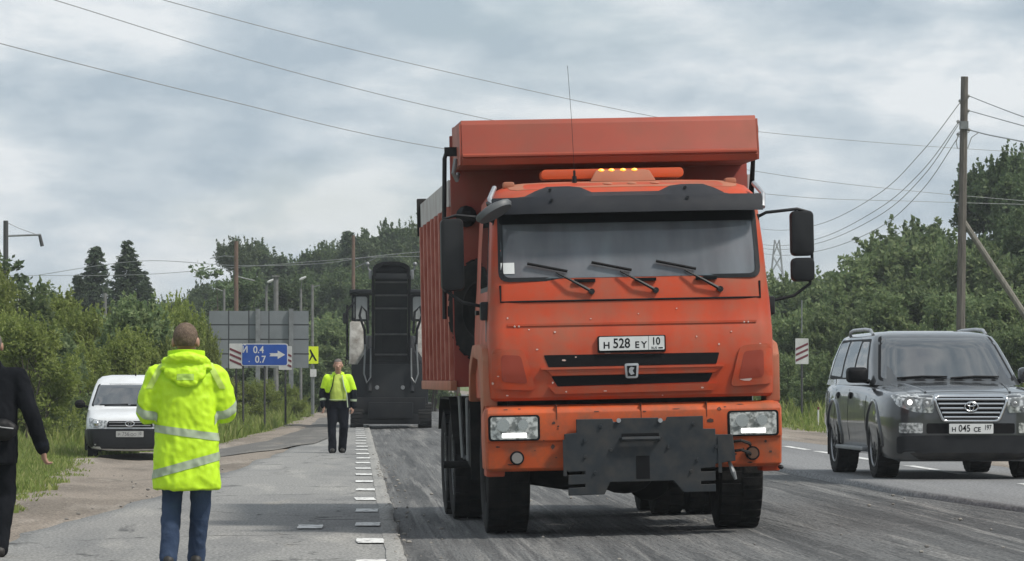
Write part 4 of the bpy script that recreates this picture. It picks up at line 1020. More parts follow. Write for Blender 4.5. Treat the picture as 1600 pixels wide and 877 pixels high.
go = round_poly([(-.42, 1.0), (.42, 1.0), (.45, .93), (.34, .665), (-.34, .665), (-.45, .93)], .05)
gi = round_poly([(-.385, .965), (.385, .965), (.405, .92), (.315, .70), (-.315, .70), (-.405, .92)], .04)
patch('grille_backing', sbv, gi, 'y', 0.012, INK, G, 4, 0.02)
bm = bmesh.new()
def on_suv(p, off): h = sbv.ray_cast(Vector((p[0], -6, p[1])), Vector((0, 1, 0))); return h[0] - Vector((0, off, 0))
va = [bm.verts.new(on_suv(p, .02)) for p in go]; vm = [bm.verts.new(on_suv(((p[0] + q[0]) / 2, (p[1] + q[1]) / 2), .05)) for p, q in zip(go, gi)]; vb = [bm.verts.new(on_suv(p, .014)) for p in gi]
for A, B in ((va, vm), (vm, vb)):
    for i in range(len(A)): j = (i + 1) % len(A); bm.faces.new((A[i], A[j], B[j], B[i]))
bmesh.ops.recalc_face_normals(bm, faces=bm.faces[:])
me = bpy.data.meshes.new('grille_frame'); bm.to_mesh(me); bm.free(); me.shade_smooth(); link('grille_frame', me, CHROME, G)
for k in range(5):
    z = .935 - k * .052
    hw = .40 - max(0, (.92 - z)) * .41
    m = MB(); m.tube([on_suv((x, z), .022) for x in np.linspace(-hw, hw, 9)], .015, 8); m.build('grille_slat', CHROME, G)
e0 = on_suv((0, .85), .045)
EM = part('emblem', S)
def oval(cx, cz, a, b, r, y): return [Vector((cx + a * math.cos(R(k * 15)), y, cz + b * math.sin(R(k * 15)))) for k in range(25)]
m = MB(); m.tube(oval(0, .85, .078, .054, 0, e0.y), .0085, 6); m.build('emblem_outer_ring', CHROME, EM)
m = MB(); m.tube(oval(0, .85, .026, .05, 0, e0.y - .004), .007, 6); m.build('emblem_inner_ring', CHROME, EM)
m = MB(); m.tube(oval(0, .877, .05, .022, 0, e0.y - .004), .007, 6); m.build('emblem_cross_ring', CHROME, EM)
m = MB(); m.loft([[Vector((a, e0.y + .012, .85 + b)) for a, b in [(.07 * math.cos(R(k * 20)), .048 * math.sin(R(k * 20))) for k in range(18)]], [Vector((a, e0.y + .006, .85 + b)) for a, b in [(.07 * math.cos(R(k * 20)), .048 * math.sin(R(k * 20))) for k in range(18)]]]); m.build('emblem_field', INK, EM)
patch('lower_bumper', sbv, round_poly([(-.86, .30), (.86, .30), (.86, .50), (.55, .515), (-.55, .515), (-.86, .50)], .03), 'y', 0.012, BLACK, S, 5, 0.03)
patch('intake', sbv, rrect(-.52, .52, .535, .655, .02), 'y', 0.006, INK, S, 4, 0.01)
patch('bumper_skid', sbv, round_poly([(-.6, .225), (.6, .225), (.72, .31), (-.72, .31)], .02), 'y', 0.014, BLACK_DUSTY, S, 4, 0.03)
NP = part('number_plate', S)
h = on_suv((0, .595), .03)
m = MB(); m.prism(rrect(-.26, .26, .535, .65, .01), 'y', h.y - .012, h.y); m.build('plate_sheet', PLATE_WHITE, NP)
for s_, sz, dx, dz, sx in (('H', .075, -.205, -.012, 1), ('045', .11, -.08, 0, .86), ('CE', .075, .07, -.012, .95), ('197', .08, .195, .012, .72)):
    lettering(s_, sz, (dx, h.y - .0135, .593 + dz), INK, NP, .001, sx, bold=.001)
# bonnet bulge edges, wipers
patch('bonnet', sbv, round_poly([(-.70, .16), (.70, .16), (.72, 1.36), (-.72, 1.36)], .1), 'z', 0.004, SUV_GREY, S, 6, 0.004)
for x0, x1 in ((-.62, -.02), (.02, .62)):
    m = MB(); a = gbv.ray_cast(Vector((x0, -5, 1.185)), Vector((0, 1, 0)))[0]; b = gbv.ray_cast(Vector((x1, -5, 1.20)), Vector((0, 1, 0)))[0]
    c = gbv.ray_cast(Vector(((x0 + x1) / 2, -5, 1.205)), Vector((0, 1, 0)))[0]
    off = Vector((0, .03, -.0)); m.tube([a - off, c - off, b - off], .012, 6); m.build('wiper', INK, S)
m = MB(); m.box(-.8, .8, .35, 4.5, .26, .34); m.tube([(-.75, .93, .38), (.75, .93, .38)], .07, 8); m.tube([(-.75, 3.78, .38), (.75, 3.78, .38)], .07, 8); m.build('underbody', BLACK_DUSTY, S)
SUV_RIM = mat('alloy_rim', (0.36, 0.37, 0.38), .35, metal=.7, col2=(.2, .2, .2), scale=8)
for s in (-1, 1):
    for y_ in (.93, 3.78):
        w_ = wheel(S, (s * .845, y_, .39), .39, .28, BLACK_DUSTY, s, 26, .66, deep=False)
        for k in range(6):
            a = R(60 * k)
            m = MB(); m.box(s * .085, s * .112, -.032, .032, .04, .25, Matrix.Rotation(a, 4, 'X')); m.build('spoke', SUV_RIM, w_)
        m = MB(); m.lathe([(.25, s * .09), (.262, s * .125), (.25, s * .128), (.236, s * .10)], 'x', 32); m.build('rim_lip', SUV_RIM, w_)
    m = MB(); m.box(s * .72, s * .98, 4.22, 4.24, .22, .5); m.build('mudflap', RUBBER, S)

# ------------------------------------------------------------------ white van
VAN_WHITE = mat('white_car_paint', (0.70, 0.715, 0.73), 0.35, coat=0.3, col2=(0.64, 0.655, 0.67), scale=2, dirt=(0.4, 0.38, 0.34), dirt_amt=0.3, dscale=3)
van = thing('estate_van', 'white small estate van with black bumper parked on the dirt shoulder', 'van', (-4.36, 79, z_left(-4.3, 80) - 0.035), (0, 0, R(2.2)))
V_ = van
st = [(0.03, [(0, .22), (.50, .22), (.62, .32), (.66, .50), (.64, .68), (.58, .76), (.4, .80), (0, .82)]),
      (0.10, [(0, .20), (.62, .20), (.74, .30), (.79, .50), (.77, .70), (.72, .80), (.52, .85), (0, .88)]),
      (0.32, [(0, .19), (.72, .19), (.82, .30), (.86, .52), (.845, .74), (.80, .88), (.6, .93), (0, .95)]),
      (0.80, [(0, .20), (.76, .20), (.85, .32), (.875, .56), (.865, .82), (.82, .96), (.64, 1.0), (0, 1.02)]),
      (1.20, [(0, .20), (.76, .20), (.85, .32), (.875, .58), (.865, .90), (.83, 1.02), (.66, 1.06), (0, 1.07)]),
      (2.2, [(0, .20), (.76, .20), (.85, .32), (.875, .60), (.865, .94), (.83, 1.04), (.66, 1.07), (0, 1.07)]),
      (3.6, [(0, .22), (.76, .22), (.85, .34), (.875, .60), (.865, .94), (.83, 1.04), (.66, 1.07), (0, 1.07)]),
      (4.3, [(0, .3), (.70, .3), (.78, .4), (.82, .62), (.81, .92), (.78, 1.02), (.6, 1.06), (0, 1.06)]),
      (4.4, [(0, .34), (.62, .34), (.70, .44), (.74, .62), (.74, .9), (.7, 1.0), (.5, 1.04), (0, 1.04)])]
m = MB(); m.loft([half_ring(y, p) for y, p in st]); vb_ = m.build('body', VAN_WHITE, V_, 40); subsurf(vb_, 2)
vbv = bvh_of(vb_.data)
arch_cut(vb_, (0.78, 3.65), 0.36, 0.55, 1.2, 0.32, INK)
vb_.data.set_sharp_from_angle(angle=R(35))
gl = [(.98, .84, .98, 4.36, .14, .08), (1.06, .825, 1.10, 4.34, .14, .08), (1.30, .765, 1.48, 4.28, .13, .08), (1.48, .705, 1.78, 4.2, .12, .1), (1.58, .66, 1.98, 4.14, .12, .12), (1.64, .58, 2.2, 4.0, .12, .14), (1.67, .4, 2.5, 3.8, .1, .12)]
m = MB(); m.loft([plan_ring(*g, bow=.14) for g in gl]); vgh = m.build('greenhouse', VAN_WHITE, V_, 30)
vgb = bvh_of(vgh.data)
patch('windscreen', vgb, round_poly([(-.74, 1.075), (.74, 1.075), (.625, 1.475), (-.625, 1.475)], .05), 'y', .006, GLASS_DARK, V_, 5, .006)
patch('windscreen_border', vgb, round_poly([(-.775, 1.055), (.775, 1.055), (.645, 1.495), (-.645, 1.495)], .05), 'y', .003, INK, V_, 5, .006)
for s, ax in ((-1, 'x-'), (1, 'x+')):
    for po in ([(1.5, 1.09), (2.35, 1.09), (2.35, 1.47), (1.98, 1.47)], [(2.43, 1.09), (3.2, 1.09), (3.2, 1.47), (2.43, 1.47)], [(3.28, 1.09), (4.12, 1.09), (4.02, 1.47), (3.28, 1.47)]):
        patch('side_window', vgb, round_poly(po, .05), ax, .006, GLASS_DARK, V_, 3, .006)
    L = part('headlight', V_)
    patch('lamp_lens', vbv, round_poly([(s * .43, .785), (s * .60, .80), (s * .80, .85), (s * .78, .66), (s * .56, .635), (s * .46, .66)][::s], .03), 'y', .008, LENS, L, 4, .03)
    h = vbv.ray_cast(Vector((s * .64, -5, .73)), Vector((0, 1, 0)))[0]
    m = MB(); m.ball((h.x, h.y - .01, h.z), (.05, .014, .05), 12); m.build('lamp_bowl', CHROME, L)
    M_ = part('door_mirror', V_)
    m = MB(); m.ball((s * 1.0, 1.42, 1.1), (.11, .06, .085), 14); m.build('mirror_shell', INK, M_)
    m = MB(); m.tube([(s * .84, 1.45, 1.04), (s * .95, 1.43, 1.08)], .025, 8); m.build('mirror_stalk', INK, M_)
    for y_ in (.78, 3.65):
        wheel(V_, (s * .73, y_, .305), .305, .19, RIM_GREY, s, 24, .64, deep=False)
patch('black_bumper', vbv, round_poly([(-.90, .195), (.90, .195), (.90, .625), (.55, .63), (-.55, .63), (-.90, .625)], .04), 'y', .03, BLACK, V_, 8, .06)
for s, ax in ((-1, 'x-'), (1, 'x+')):
    patch('bumper_wrap', vbv, round_poly([(.10, .195), (.46, .2), (.46, .60), (.06, .61)], .03), ax, .02, BLACK, V_, 4, .04)
    F_ = MB(); h = vbv.ray_cast(Vector((s * .63, -5, .40)), Vector((0, 1, 0)))[0]; F_.lathe([(.06, -.02), (.06, .0), (.04, .008)], 'y', 14, (h.x, h.y - .012, h.z)); F_.build('fog_lamp_blank', INK, V_)
patch('grille', vbv, round_poly([(-.42, .78), (.42, .78), (.45, .66), (-.45, .66)], .03), 'y', .010, INK, V_, 4, .02)
for z in (.69, .75):
    m = MB(); m.tube([vbv.ray_cast(Vector((x, -5, z)), Vector((0, 1, 0)))[0] - Vector((0, .015, 0)) for x in np.linspace(-.4, .4, 7)], .010, 6); m.build('grille_bar', STEEL_GREY, V_)
h = vbv.ray_cast(Vector((0, -5, .72)), Vector((0, 1, 0)))[0]
m = MB(); m.tube([Vector((.085 * math.cos(R(k * 20)), h.y - .022, .725 + .05 * math.sin(R(k * 20)))) for k in range(19)], .012, 6); EM = m.build('emblem', CHROME, V_)
m = MB(); m.tube([(-.03, h.y - .024, .70), (-.03, h.y - .024, .74), (.0, h.y - .024, .755), (.03, h.y - .024, .74), (.015, h.y - .024, .70)], .011, 6); m.build('emblem_sail', CHROME, EM)
patch('lower_intake', vbv, rrect(-.40, .40, .30, .42, .03), 'y', .018, INK, V_, 4, .01)
h = vbv.ray_cast(Vector((0, -5, .50)), Vector((0, 1, 0)))[0]
NP = part('number_plate', V_)
m = MB(); m.prism(rrect(-.265, .265, .47, .585, .01), 'y', h.y - .045, h.y - .02); m.build('plate_sheet', mat('dirty_plate', (.45, .45, .44), .5, col2=(.33, .33, .32), scale=7), NP)
for s_, sz, dx, dz, sx in (('P', .075, -.205, -.012, 1), ('756', .11, -.08, 0, .86), ('OO', .075, .07, -.012, .95), ('10', .08, .195, .012, .8)):
    lettering(s_, sz, (dx, h.y - .0465, .527 + dz), mat('faded_ink', (.12, .12, .12), .6), NP, .001, sx)
for x0, x1 in ((-.6, -.05), (0., .55)):
    m = MB(); a = vgb.ray_cast(Vector((x0, -5, 1.085)), Vector((0, 1, 0)))[0]; b = vgb.ray_cast(Vector((x1, -5, 1.10)), Vector((0, 1, 0)))[0]
    m.tube([a - Vector((0, .02, 0)), b - Vector((0, .02, 0))], .012, 6); m.build('wiper', INK, V_)
m = MB(); m.tube([(.08, 2.2, 1.64), (.08, 2.2, 1.70)], .014, 6); m.tube([(.08, 2.2, 1.68), (.08, 2.35, 2.0)], .005, 5); m.build('roof_antenna', INK, V_)
m = MB(); m.box(-.7, .7, .3, 4.1, .2, .28); m.build('underbody', INK, V_)

# ------------------------------------------------------------------ cold milling machine behind the truck
MILL_DARK = mat('mill_dark_paint', (.006, .007, .009), .7, col2=(.012, .012, .014), scale=2, dirt=(.05, .048, .045), dirt_amt=.3, dscale=2.5, spec=.2)
MILL_GREY = mat('mill_grey_paint', (.014, .016, .019), .7, col2=(.026, .027, .028), scale=2, spec=.2)
MILL_WHITE = mat('mill_white_paint', (.56, .54, .5), .55, col2=(.42, .4, .37), scale=4, dirt=(.16, .13, .1), dirt_amt=.8, dscale=4)
GLASS_PALE = glass_mat('pale_cab_glass', (.2, .21, .21), .25, .05, (.34, .35, .34), .7)
mill = thing('milling_machine', 'dark road milling machine with upright loading conveyor on the milled lane', 'milling machine', (0.96, 111.5, -0.02))
K = mill
def bxp(name, x0, x1, y0_, y1_, z0, z1, m_, bev=.03, par=None):
    b = MB(); b.box(x0, x1, y0_, y1_, z0, z1); return b.build(name, m_, par or K, 30, bev)
bxp('front_bulkhead', -1.08, 1.02, 0.6, 1.4, .35, 1.75, MILL_GREY)
b = MB(); b.frustum([(-.95, .62, 1.7), (.92, .62, 1.7), (.92, 6.5, 1.7), (-.95, 6.5, 1.7)], [(-.62, .7, 2.2), (.6, .7, 2.2), (.8, 6.5, 2.6), (-.8, 6.5, 2.6)]); b.build('engine_cover', MILL_DARK, K, 30, .04)
bxp('machine_body', -1.0, .95, 1.42, 7.5, .55, 1.72, MILL_GREY)
for s in (-1, 1):
    b = MB(); b.frustum([(s * .93 - .22, 2.2, 1.75), (s * .93 + .22, 2.2, 1.75), (s * .93 + .22, 3.2, 1.75), (s * .93 - .22, 3.2, 1.75)], [(s * .93 - .2, 2.3, 2.95), (s * .93 + .2, 2.3, 2.95), (s * .93 + .2, 3.2, 2.95), (s * .93 - .2, 3.2, 2.95)]); b.build('white_side_panel', MILL_WHITE, K, 30, .05)
    W = part('platform_window', K)
    b = MB(); b.prism(rrect(s * .83 - .25, s * .83 + .25, 2.98, 3.72, .05), 'y', 3.3, 3.34); b.build('window_frame', MILL_DARK, W)
    b = MB(); b.prism(rrect(s * .83 - .19, s * .83 + .19, 3.03, 3.66, .06), 'y', 3.27, 3.295); b.build('window_pane', GLASS_PALE, W)
    b = MB(); b.tube([(s * .62, 1.2, 2.6), (s * .66, 1.2, 3.2), (s * .80, 1.2, 3.35), (s * .86, 1.2, 3.1), (s * .72, 1.2, 2.7), (s * .70, 1.2, 1.9)], .035, 8); b.build('hydraulic_hose', MILL_DARK, K)
    b = MB(); b.tube([(s * .70, .5, 2.3), (s * .74, .45, 1.5), (s * .66, .45, 1.25), (s * .56, .5, 1.4), (s * .55, .5, 2.2)], .025, 8); b.build('looped_hose', STEEL_GREY, K)
    b = MB(); b.tube([(s * .58, .4, 1.0), (s * .58, 1.6, 2.5)], .06, 10); b.build('lift_cylinder', MILL_GREY, K)
    Tk = part('crawler_track', K)
    tr = [(.3 + .32 * math.cos(R(a)) - (0), .33 + .32 * math.sin(R(a))) for a in range(90, 271, 20)] + [(1.5 + .32 * math.cos(R(a)), .33 + .32 * math.sin(R(a))) for a in range(270, 451, 20)]
    b = MB(); b.prism([(p[0] + .35, p[1]) for p in tr], 'x', s * .93 - .17, s * .93 + .17); b.build('track_frame', MILL_DARK, Tk, 30)
    for k in range(11):
        a = R(100 + 16 * k)
        Mx = Matrix.Translation((s * .93, .65, .33)) @ Matrix.Rotation(a - R(90), 4, 'X')
        b = MB(); b.box(-.18, .18, -.035, .035, .31, .355, Mx); b.build('track_pad', BLACK_DUSTY, Tk)
    b = MB(); b.tube([(s * .98, 3.3, 3.72), (s * .98, 3.3, 1.7)], .04, 8); b.tube([(s * .98, 5.5, 3.72), (s * .98, 5.5, 1.7)], .04, 8); b.build('canopy_posts_pair', MILL_DARK, K)
bxp('canopy_roof', -1.14, 1.14, 3.1, 5.8, 3.74, 3.86, MILL_GREY, .04)
bxp('access_platform', -1.25, -.98, 2.8, 4.8, 1.9, 1.98, MILL_DARK)
b = MB(); b.tube([(-1.2, 2.9, 1.98), (-1.2, 2.9, 3.4), (-1.2, 4.6, 3.4), (-1.2, 4.6, 1.98)], .03, 8); b.build('handrail', MILL_DARK, K)
bxp('mirror_box', -1.32, -1.16, 2.9, 3.0, 2.9, 3.2, MILL_GREY, .03)
b = MB(); b.tube([(-1.0, 3.0, 3.5), (-1.22, 2.95, 3.25), (-1.24, 2.95, 3.1)], .03, 8); b.build('mirror_bracket', MILL_DARK, K)
# conveyor: raised towards us
C_ = part('conveyor', K)
def cbox(name, x0, x1, z0, z1, y_off0, y_off1, m_):
    f = lambda z: 1.3 - (z - 1.0) * 0.62
    b = MB(); b.frustum([(x0, f(z0) + y_off0, z0), (x1, f(z0) + y_off0, z0), (x1, f(z0) + y_off1, z0), (x0, f(z0) + y_off1, z0)], [(x0, f(z1) + y_off0, z1), (x1, f(z1) + y_off0, z1), (x1, f(z1) + y_off1, z1), (x0, f(z1) + y_off1, z1)])
    return b.build(name, m_, C_, 30, .015)
for s in (-1, 1):
    cbox('conveyor_side_frame', s * .49 - .04, s * .49 + .04, .95, 4.15, -.2, .25, MILL_DARK)
cbox('conveyor_belt_cover', -.44, .44, 1.9, 4.14, -.08, .2, MILL_GREY)
cbox('conveyor_lower_cover', -.445, .445, 1.0, 1.85, -.16, .2, MILL_DARK)
cbox('belt_underside', -.26, .26, 1.95, 3.2, -.12, -.085, MILL_DARK)
for z in (2.0, 2.55, 3.25, 3.6, 3.95):
    cbox('cross_member', -.445, .445, z, z + .045, -.17, -.09, mat('worn_steel', (.06, .062, .065), .6, col2=(.1, .1, .1)))
b = MB(); b.tube([(-.42, 1.05 - .2, 2.05), (.2, 1.0 - .25, 2.2), (.44, .9 - .2, 2.26)], .018, 6); b.build('cable', STEEL_GREY, C_)
f_ = 1.3 - (4.2 - 1.0) * .62
b = MB(); b.lathe([(.16, -.46), (.16, .46)], 'x', 18, (0, f_, 4.28)); b.build('head_drum', INK, C_)
hood = [(-.5, 4.12), (-.5, 4.36), (-.40, 4.46), (-.2, 4.52), (.2, 4.52), (.40, 4.46), (.5, 4.36), (.5, 4.12), (.42, 4.12), (.42, 4.32), (.2, 4.44), (-.2, 4.44), (-.42, 4.32), (-.42, 4.12)]
b = MB(); b.prism(hood, 'y', f_ - .3, f_ + .35); b.build('discharge_hood', INK, C_)
bxp('head_lip', -.47, .47, f_ - .28, f_ - .2, 4.05, 4.2, MILL_GREY, .02, C_)
for s in (-1, 1):
    b = MB(); b.tube([(s * .5, f_, 4.25), (s * .62, f_, 4.32), (s * .64, f_, 4.46)], .025, 8); b.ball((s * .64, f_ - .05, 4.46), .06, 8); b.build('work_lamp', STEEL_GREY, C_)
    bxp('head_lug', s * .56 - .05, s * .56 + .05, f_ - .1, f_ + .1, 4.05, 4.3, STEEL_GREY, .02, C_)
bxp('bumper_beam', -1.05, .95, .35, .58, .42, .85, MILL_DARK)
bxp('tow_hitch_plate', -.62, .6, .15, .34, .28, .72, MILL_DARK)
for x in (-.38, .32):
    b = MB(); b.lathe([(.05, .3), (.06, .36)], 'y', 12, (x, 0, 1.12)); b.build('front_lamp', STEEL_GREY, K)
bxp('front_apron', -.88, .78, .30, .45, .12, .40, MILL_DARK)
# ------------------------------------------------------------------ people
SKIN = mat('skin', (.42, .25, .18), .55, col2=(.36, .2, .145), scale=12)
HIVIS = mat('hi_vis_yellow', (.56, .86, .012), .6, col2=(.50, .78, .012), scale=4, bump=.25, bscale=14)
HIVIS_SHIRT = mat('hi_vis_shirt', (.50, .62, .10), .75, col2=(.44, .55, .09), scale=6)
REFLECT = mat('reflective_tape', (.40, .47, .33), .35, col2=(.33, .40, .27), scale=8)
JEANS = mat('blue_jeans', (.024, .04, .078), .9, spec=.2, col2=(.048, .072, .125), scale=5, bump=.4, bscale=25)
BLACK_CLOTH = mat('black_cloth', (.004, .005, .007), .9, spec=.12, col2=(.009, .010, .013), scale=5, bump=.3, bscale=18)
NAVY_CLOTH = mat('navy_cloth', (.006, .007, .011), .9, spec=.12, col2=(.012, .014, .02), scale=5, bump=.3, bscale=18)
HAIR = mat('cropped_brown_hair', (.19, .14, .105), .9, spec=.2, col2=(.11, .08, .06), scale=45, bump=.5, bscale=160)
HAIR_GREY = mat('cropped_grey_hair', (.16, .14, .125), .8, col2=(.1, .085, .075), scale=30)
LEATHER = mat('black_leather', (.008, .008, .009), .55, spec=.25)
SHOE = mat('dark_shoe', (.02, .018, .016), .6)

def chain(m, pts, rs, ell=None, seg=14):
    """tapered limb with rounded joints"""
    P_ = [Vector(p) for p in pts]
    fine, fr = [], []
    for i in range(len(P_) - 1):
        for k in range(4):
            t = k / 4; fine.append(P_[i].lerp(P_[i + 1], t)); fr.append(rs[i] * (1 - t) + rs[i + 1] * t)
    fine.append(P_[-1]); fr.append(rs[-1])
    m.tube(fine, fr, seg, ell)
    for p, r in zip(P_, rs): m.ball(p, r if ell is None else (r * .96,) * 3, 12)
    return m
def melt(mb, name, mtl, parent, voxel, smooth_it=4, fold=0.0, fscale=(6, 6, 2.5), seed=0, body=False):
    o = mb.build(name, mtl, parent, 0)
    md = o.modifiers.new('r', 'REMESH'); md.mode = 'VOXEL'; md.voxel_size = voxel
    if smooth_it:
        md2 = o.modifiers.new('s', 'SMOOTH'); md2.factor = .5; md2.iterations = smooth_it
    bake(o, 0)
    me = o.data
    if not me.materials: me.materials.append(mtl)
    if fold:
        ns = [v.normal.copy() for v in me.vertices]
        for v, n_ in zip(me.vertices, ns):
            q = Vector((v.co.x * fscale[0], v.co.y * fscale[1], v.co.z * fscale[2] + v.co.x * 2.0 + seed))
            v.co += n_ * fold * (.8 * noise.noise(q) + 1.1 * (.22 - abs(noise.noise(q * 1.7 + Vector((3, 1, 7))))) + .3 * noise.noise(q * 4.1))
    for p in me.polygons: p.use_smooth = True
    return o
def torso_rings(levels, n=24, p=2.4):
    """levels: (z, cx, cy, rx, ry)"""
    out = []
    for z, cx, cy, rx, ry in levels:
        r = []
        for k in range(n):
            a = 2 * math.pi * k / n
            c, s = math.cos(a), math.sin(a)
            r.append(Vector((cx + rx * math.copysign(abs(c) ** (2 / p), c), cy + ry * math.copysign(abs(s) ** (2 / p), s), z)))
        out.append(r)
    return out
def hand(m, w, d, side, up=(0, 0, -1), curl=.5, s=1.0):
    """palm, four fingers and a thumb from wrist w pointing along d; side = direction of the thumb"""
    d = Vector(d).normalized(); t = Vector(side).normalized(); t = (t - d * t.dot(d)).normalized(); n_ = d.cross(t)
    w = Vector(w)
    pal = w + d * .05 * s
    m.tube([w - d * .02 * s, w + d * .02 * s, pal, w + d * .095 * s], [.026 * s, .034 * s, .042 * s, .038 * s], 10, (1.0, .5), up=t)
    for i, (off, ln) in enumerate(((.030, .075), (.010, .085), (-.011, .078), (-.030, .060))):
        b = w + d * .09 * s + t * off * s
        p1 = b + (d * math.cos(curl * .5) + n_ * math.sin(curl * .5)) * ln * .45 * s
        p2 = p1 + (d * math.cos(curl * 1.7) + n_ * math.sin(curl * 1.7)) * ln * .32 * s
        p3 = p2 + (d * math.cos(curl * 2.7) + n_ * math.sin(curl * 2.7)) * ln * .27 * s
        chain(m, [b - d * .02 * s, b, p1, p2, p3], [.0095 * s, .0095 * s, .009 * s, .008 * s, .007 * s], seg=8)
    b = w + d * .03 * s + t * .03 * s
    chain(m, [b, b + (d * .6 + t * .7 + n_ * .2) * .035 * s, b + (d * 1.0 + t * .6 + n_ * .5) * .06 * s, b + (d * 1.4 + t * .3 + n_ * .7) * .07 * s], [.013 * s, .011 * s, .0095 * s, .008 * s], seg=8)
def head(m, c, f, s=1.0):
    """c = centre of the skull, f = unit vector the face looks along"""
    c = Vector(c); f = Vector(f).normalized(); r = f.cross(Vector((0, 0, 1))).normalized(); u = r.cross(f)
    M = Matrix((r, f, u)).transposed()
    m.ball(c + u * .025 * s - f * .012 * s, (.077 * s, .096 * s, .092 * s), 18, M)
    m.ball(c - u * .045 * s + f * .025 * s, (.060 * s, .066 * s, .072 * s), 16, M)
    m.ball(c - u * .09 * s + f * .055 * s, (.034 * s, .03 * s, .025 * s), 12, M)
    m.ball(c + u * .0 * s + f * .075 * s, (.052 * s, .022 * s, .03 * s), 12, M)
    m.tube([c + u * .02 * s + f * .082 * s, c - u * .025 * s + f * .106 * s], [.009 * s, .016 * s], 8)
    for k in (-1, 1):
        m.ball(c + r * k * .012 * s - u * .028 * s + f * .096 * s, .010 * s, 8)
        m.ball(c + r * k * .081 * s - u * .008 * s - f * .008 * s, (.013 * s, .024 * s, .035 * s), 10, M)
        m.ball(c + r * k * .03 * s + u * .012 * s + f * .083 * s, (.02 * s, .012 * s, .007 * s), 8, M)
    m.ball(c - u * .06 * s + f * .084 * s, (.026 * s, .012 * s, .008 * s), 8, M)
def hair_cap(name, c, f, mtl, parent, s=1.0, low=-.03):
    c = Vector(c); f = Vector(f).normalized(); r = f.cross(Vector((0, 0, 1))).normalized(); u = r.cross(f)
    M = Matrix((r, f, u)).transposed()
    m = MB(); m.ball(c + u * .027 * s - f * .014 * s, (.081 * s, .1 * s, .096 * s), 28, M)
    bm = m.bm
    kill = []
    for v in bm.verts:
        q = M.inverted() @ (v.co - c)
        line = low + .085 * sm((q.y + .03) / .10) + (.03 if abs(q.x) > .06 and q.y > -.03 else 0)
        if q.z < line * s: kill.append(v)
        else: v.co += (v.co - c).normalized() * .003 * noise.noise(v.co * 60)
    bmesh.ops.delete(bm, geom=kill, context='VERTS')
    return m.build(name, mtl, parent, 0) if False else link(name, m.mesh(name, 60), mtl, parent)
def shoe(m, ankle, d, s=1.0):
    a = Vector(ankle); d = Vector(d).normalized()
    m.tube([a - d * .06 + Vector((0, 0, -.03)), a + Vector((0, 0, -.035)), a + d * .09 + Vector((0, 0, -.045)), a + d * .17 + Vector((0, 0, -.055)), a + d * .205 + Vector((0, 0, -.06))], [.038, .046, .046, .042, .026], 12, (1, .85))
    m.ball(a - d * .05 + Vector((0, 0, -.045)), .042, 10)
def band(src, name, co, no, half, mtl, parent, keep=None, off=.004):
    """a strip of tape round a garment between two parallel planes"""
    bm = bmesh.new(); bm.from_mesh(src.data)
    no = Vector(no).normalized(); co = Vector(co)
    bmesh.ops.bisect_plane(bm, geom=bm.verts[:] + bm.edges[:] + bm.faces[:], plane_co=co + no * half, plane_no=no, clear_outer=True)
    bmesh.ops.bisect_plane(bm, geom=bm.verts[:] + bm.edges[:] + bm.faces[:], plane_co=co - no * half, plane_no=-no, clear_outer=True)
    if keep:
        bmesh.ops.delete(bm, geom=[f for f in bm.faces if not keep(f.calc_center_median())], context='FACES')
    bm.normal_update()
    for v in bm.verts: v.co += v.normal * off
    for f in bm.faces: f.smooth = True
    me = bpy.data.meshes.new(name); bm.to_mesh(me); bm.free()
    return link(name, me, mtl, parent)

def person(label, loc, rz, J, look, skin_voxel=.008):
    """J: joint dictionary in metres, z up from the ground; the body itself is the thing, clothes are its parts"""
    m = MB()
    m.loft(torso_rings([(J['hip'][2] - .10, J['hip'][0], J['hip'][1], .12, .08), (J['hip'][2] + .05, J['hip'][0], J['hip'][1], .14, .09), (J['chest'][2] - .15, J['chest'][0], J['chest'][1], .13, .085), (J['chest'][2], J['chest'][0], J['chest'][1], .15, .10), (J['neck'][2] - .10, J['neck'][0], J['neck'][1], .14, .07), (J['neck'][2] - .04, J['neck'][0], J['neck'][1], .07, .06)]))
    chain(m, [Vector(J['neck']) - Vector((0, 0, .08)), J['neck'], Vector(J['head']) - Vector((0, 0, .06))], [.066, .058, .054])
    head(m, J['head'], look, J.get('hs', 1.0))
    for s in ('l', 'r'):
        chain(m, [J['sh_' + s], J['el_' + s], J['wr_' + s]], [.045, .037, .026])
        hand(m, J['wr_' + s], J['hd_' + s], J['th_' + s], curl=J.get('curl', .5))
        chain(m, [J['hp_' + s], J['kn_' + s], J['an_' + s]], [.07, .05, .035])
    o = melt(m, 'person', SKIN, None, skin_voxel, 2)
    o.location = loc; o.rotation_euler = (0, 0, rz)
    return tag(o, label, 'person')
def trousers(o, J, mtl, k=1.0, flare=.0, seed=0, low=.03, hipw=.17):
    m = MB()
    h = J['hip']
    m.loft(torso_rings([(h[2] - .10, h[0], h[1], hipw * .98, .115), (h[2], h[0], h[1], hipw, .12), (h[2] + .10, h[0], h[1], hipw * .93, .108), (h[2] + .16, h[0], h[1], hipw * .9, .10)]))
    for s in ('l', 'r'):
        hp, kn, an = Vector(J['hp_' + s]), Vector(J['kn_' + s]), Vector(J['an_' + s])
        end = an + (an - kn).normalized() * low
        chain(m, [hp, hp.lerp(kn, .5), kn, kn.lerp(an, .5), end], [.098 * k, .09 * k, .074 * k, .068 * k, .062 * k + flare])
    return melt(m, 'trousers', mtl, o, .013, 4, .010, (9, 9, 5), seed)
def boots(o, J, d, mtl):
    for s in ('l', 'r'):
        m = MB(); shoe(m, J['an_' + s], J.get('ft_' + s, d)); melt(m, 'boot', mtl, o, .010, 2)

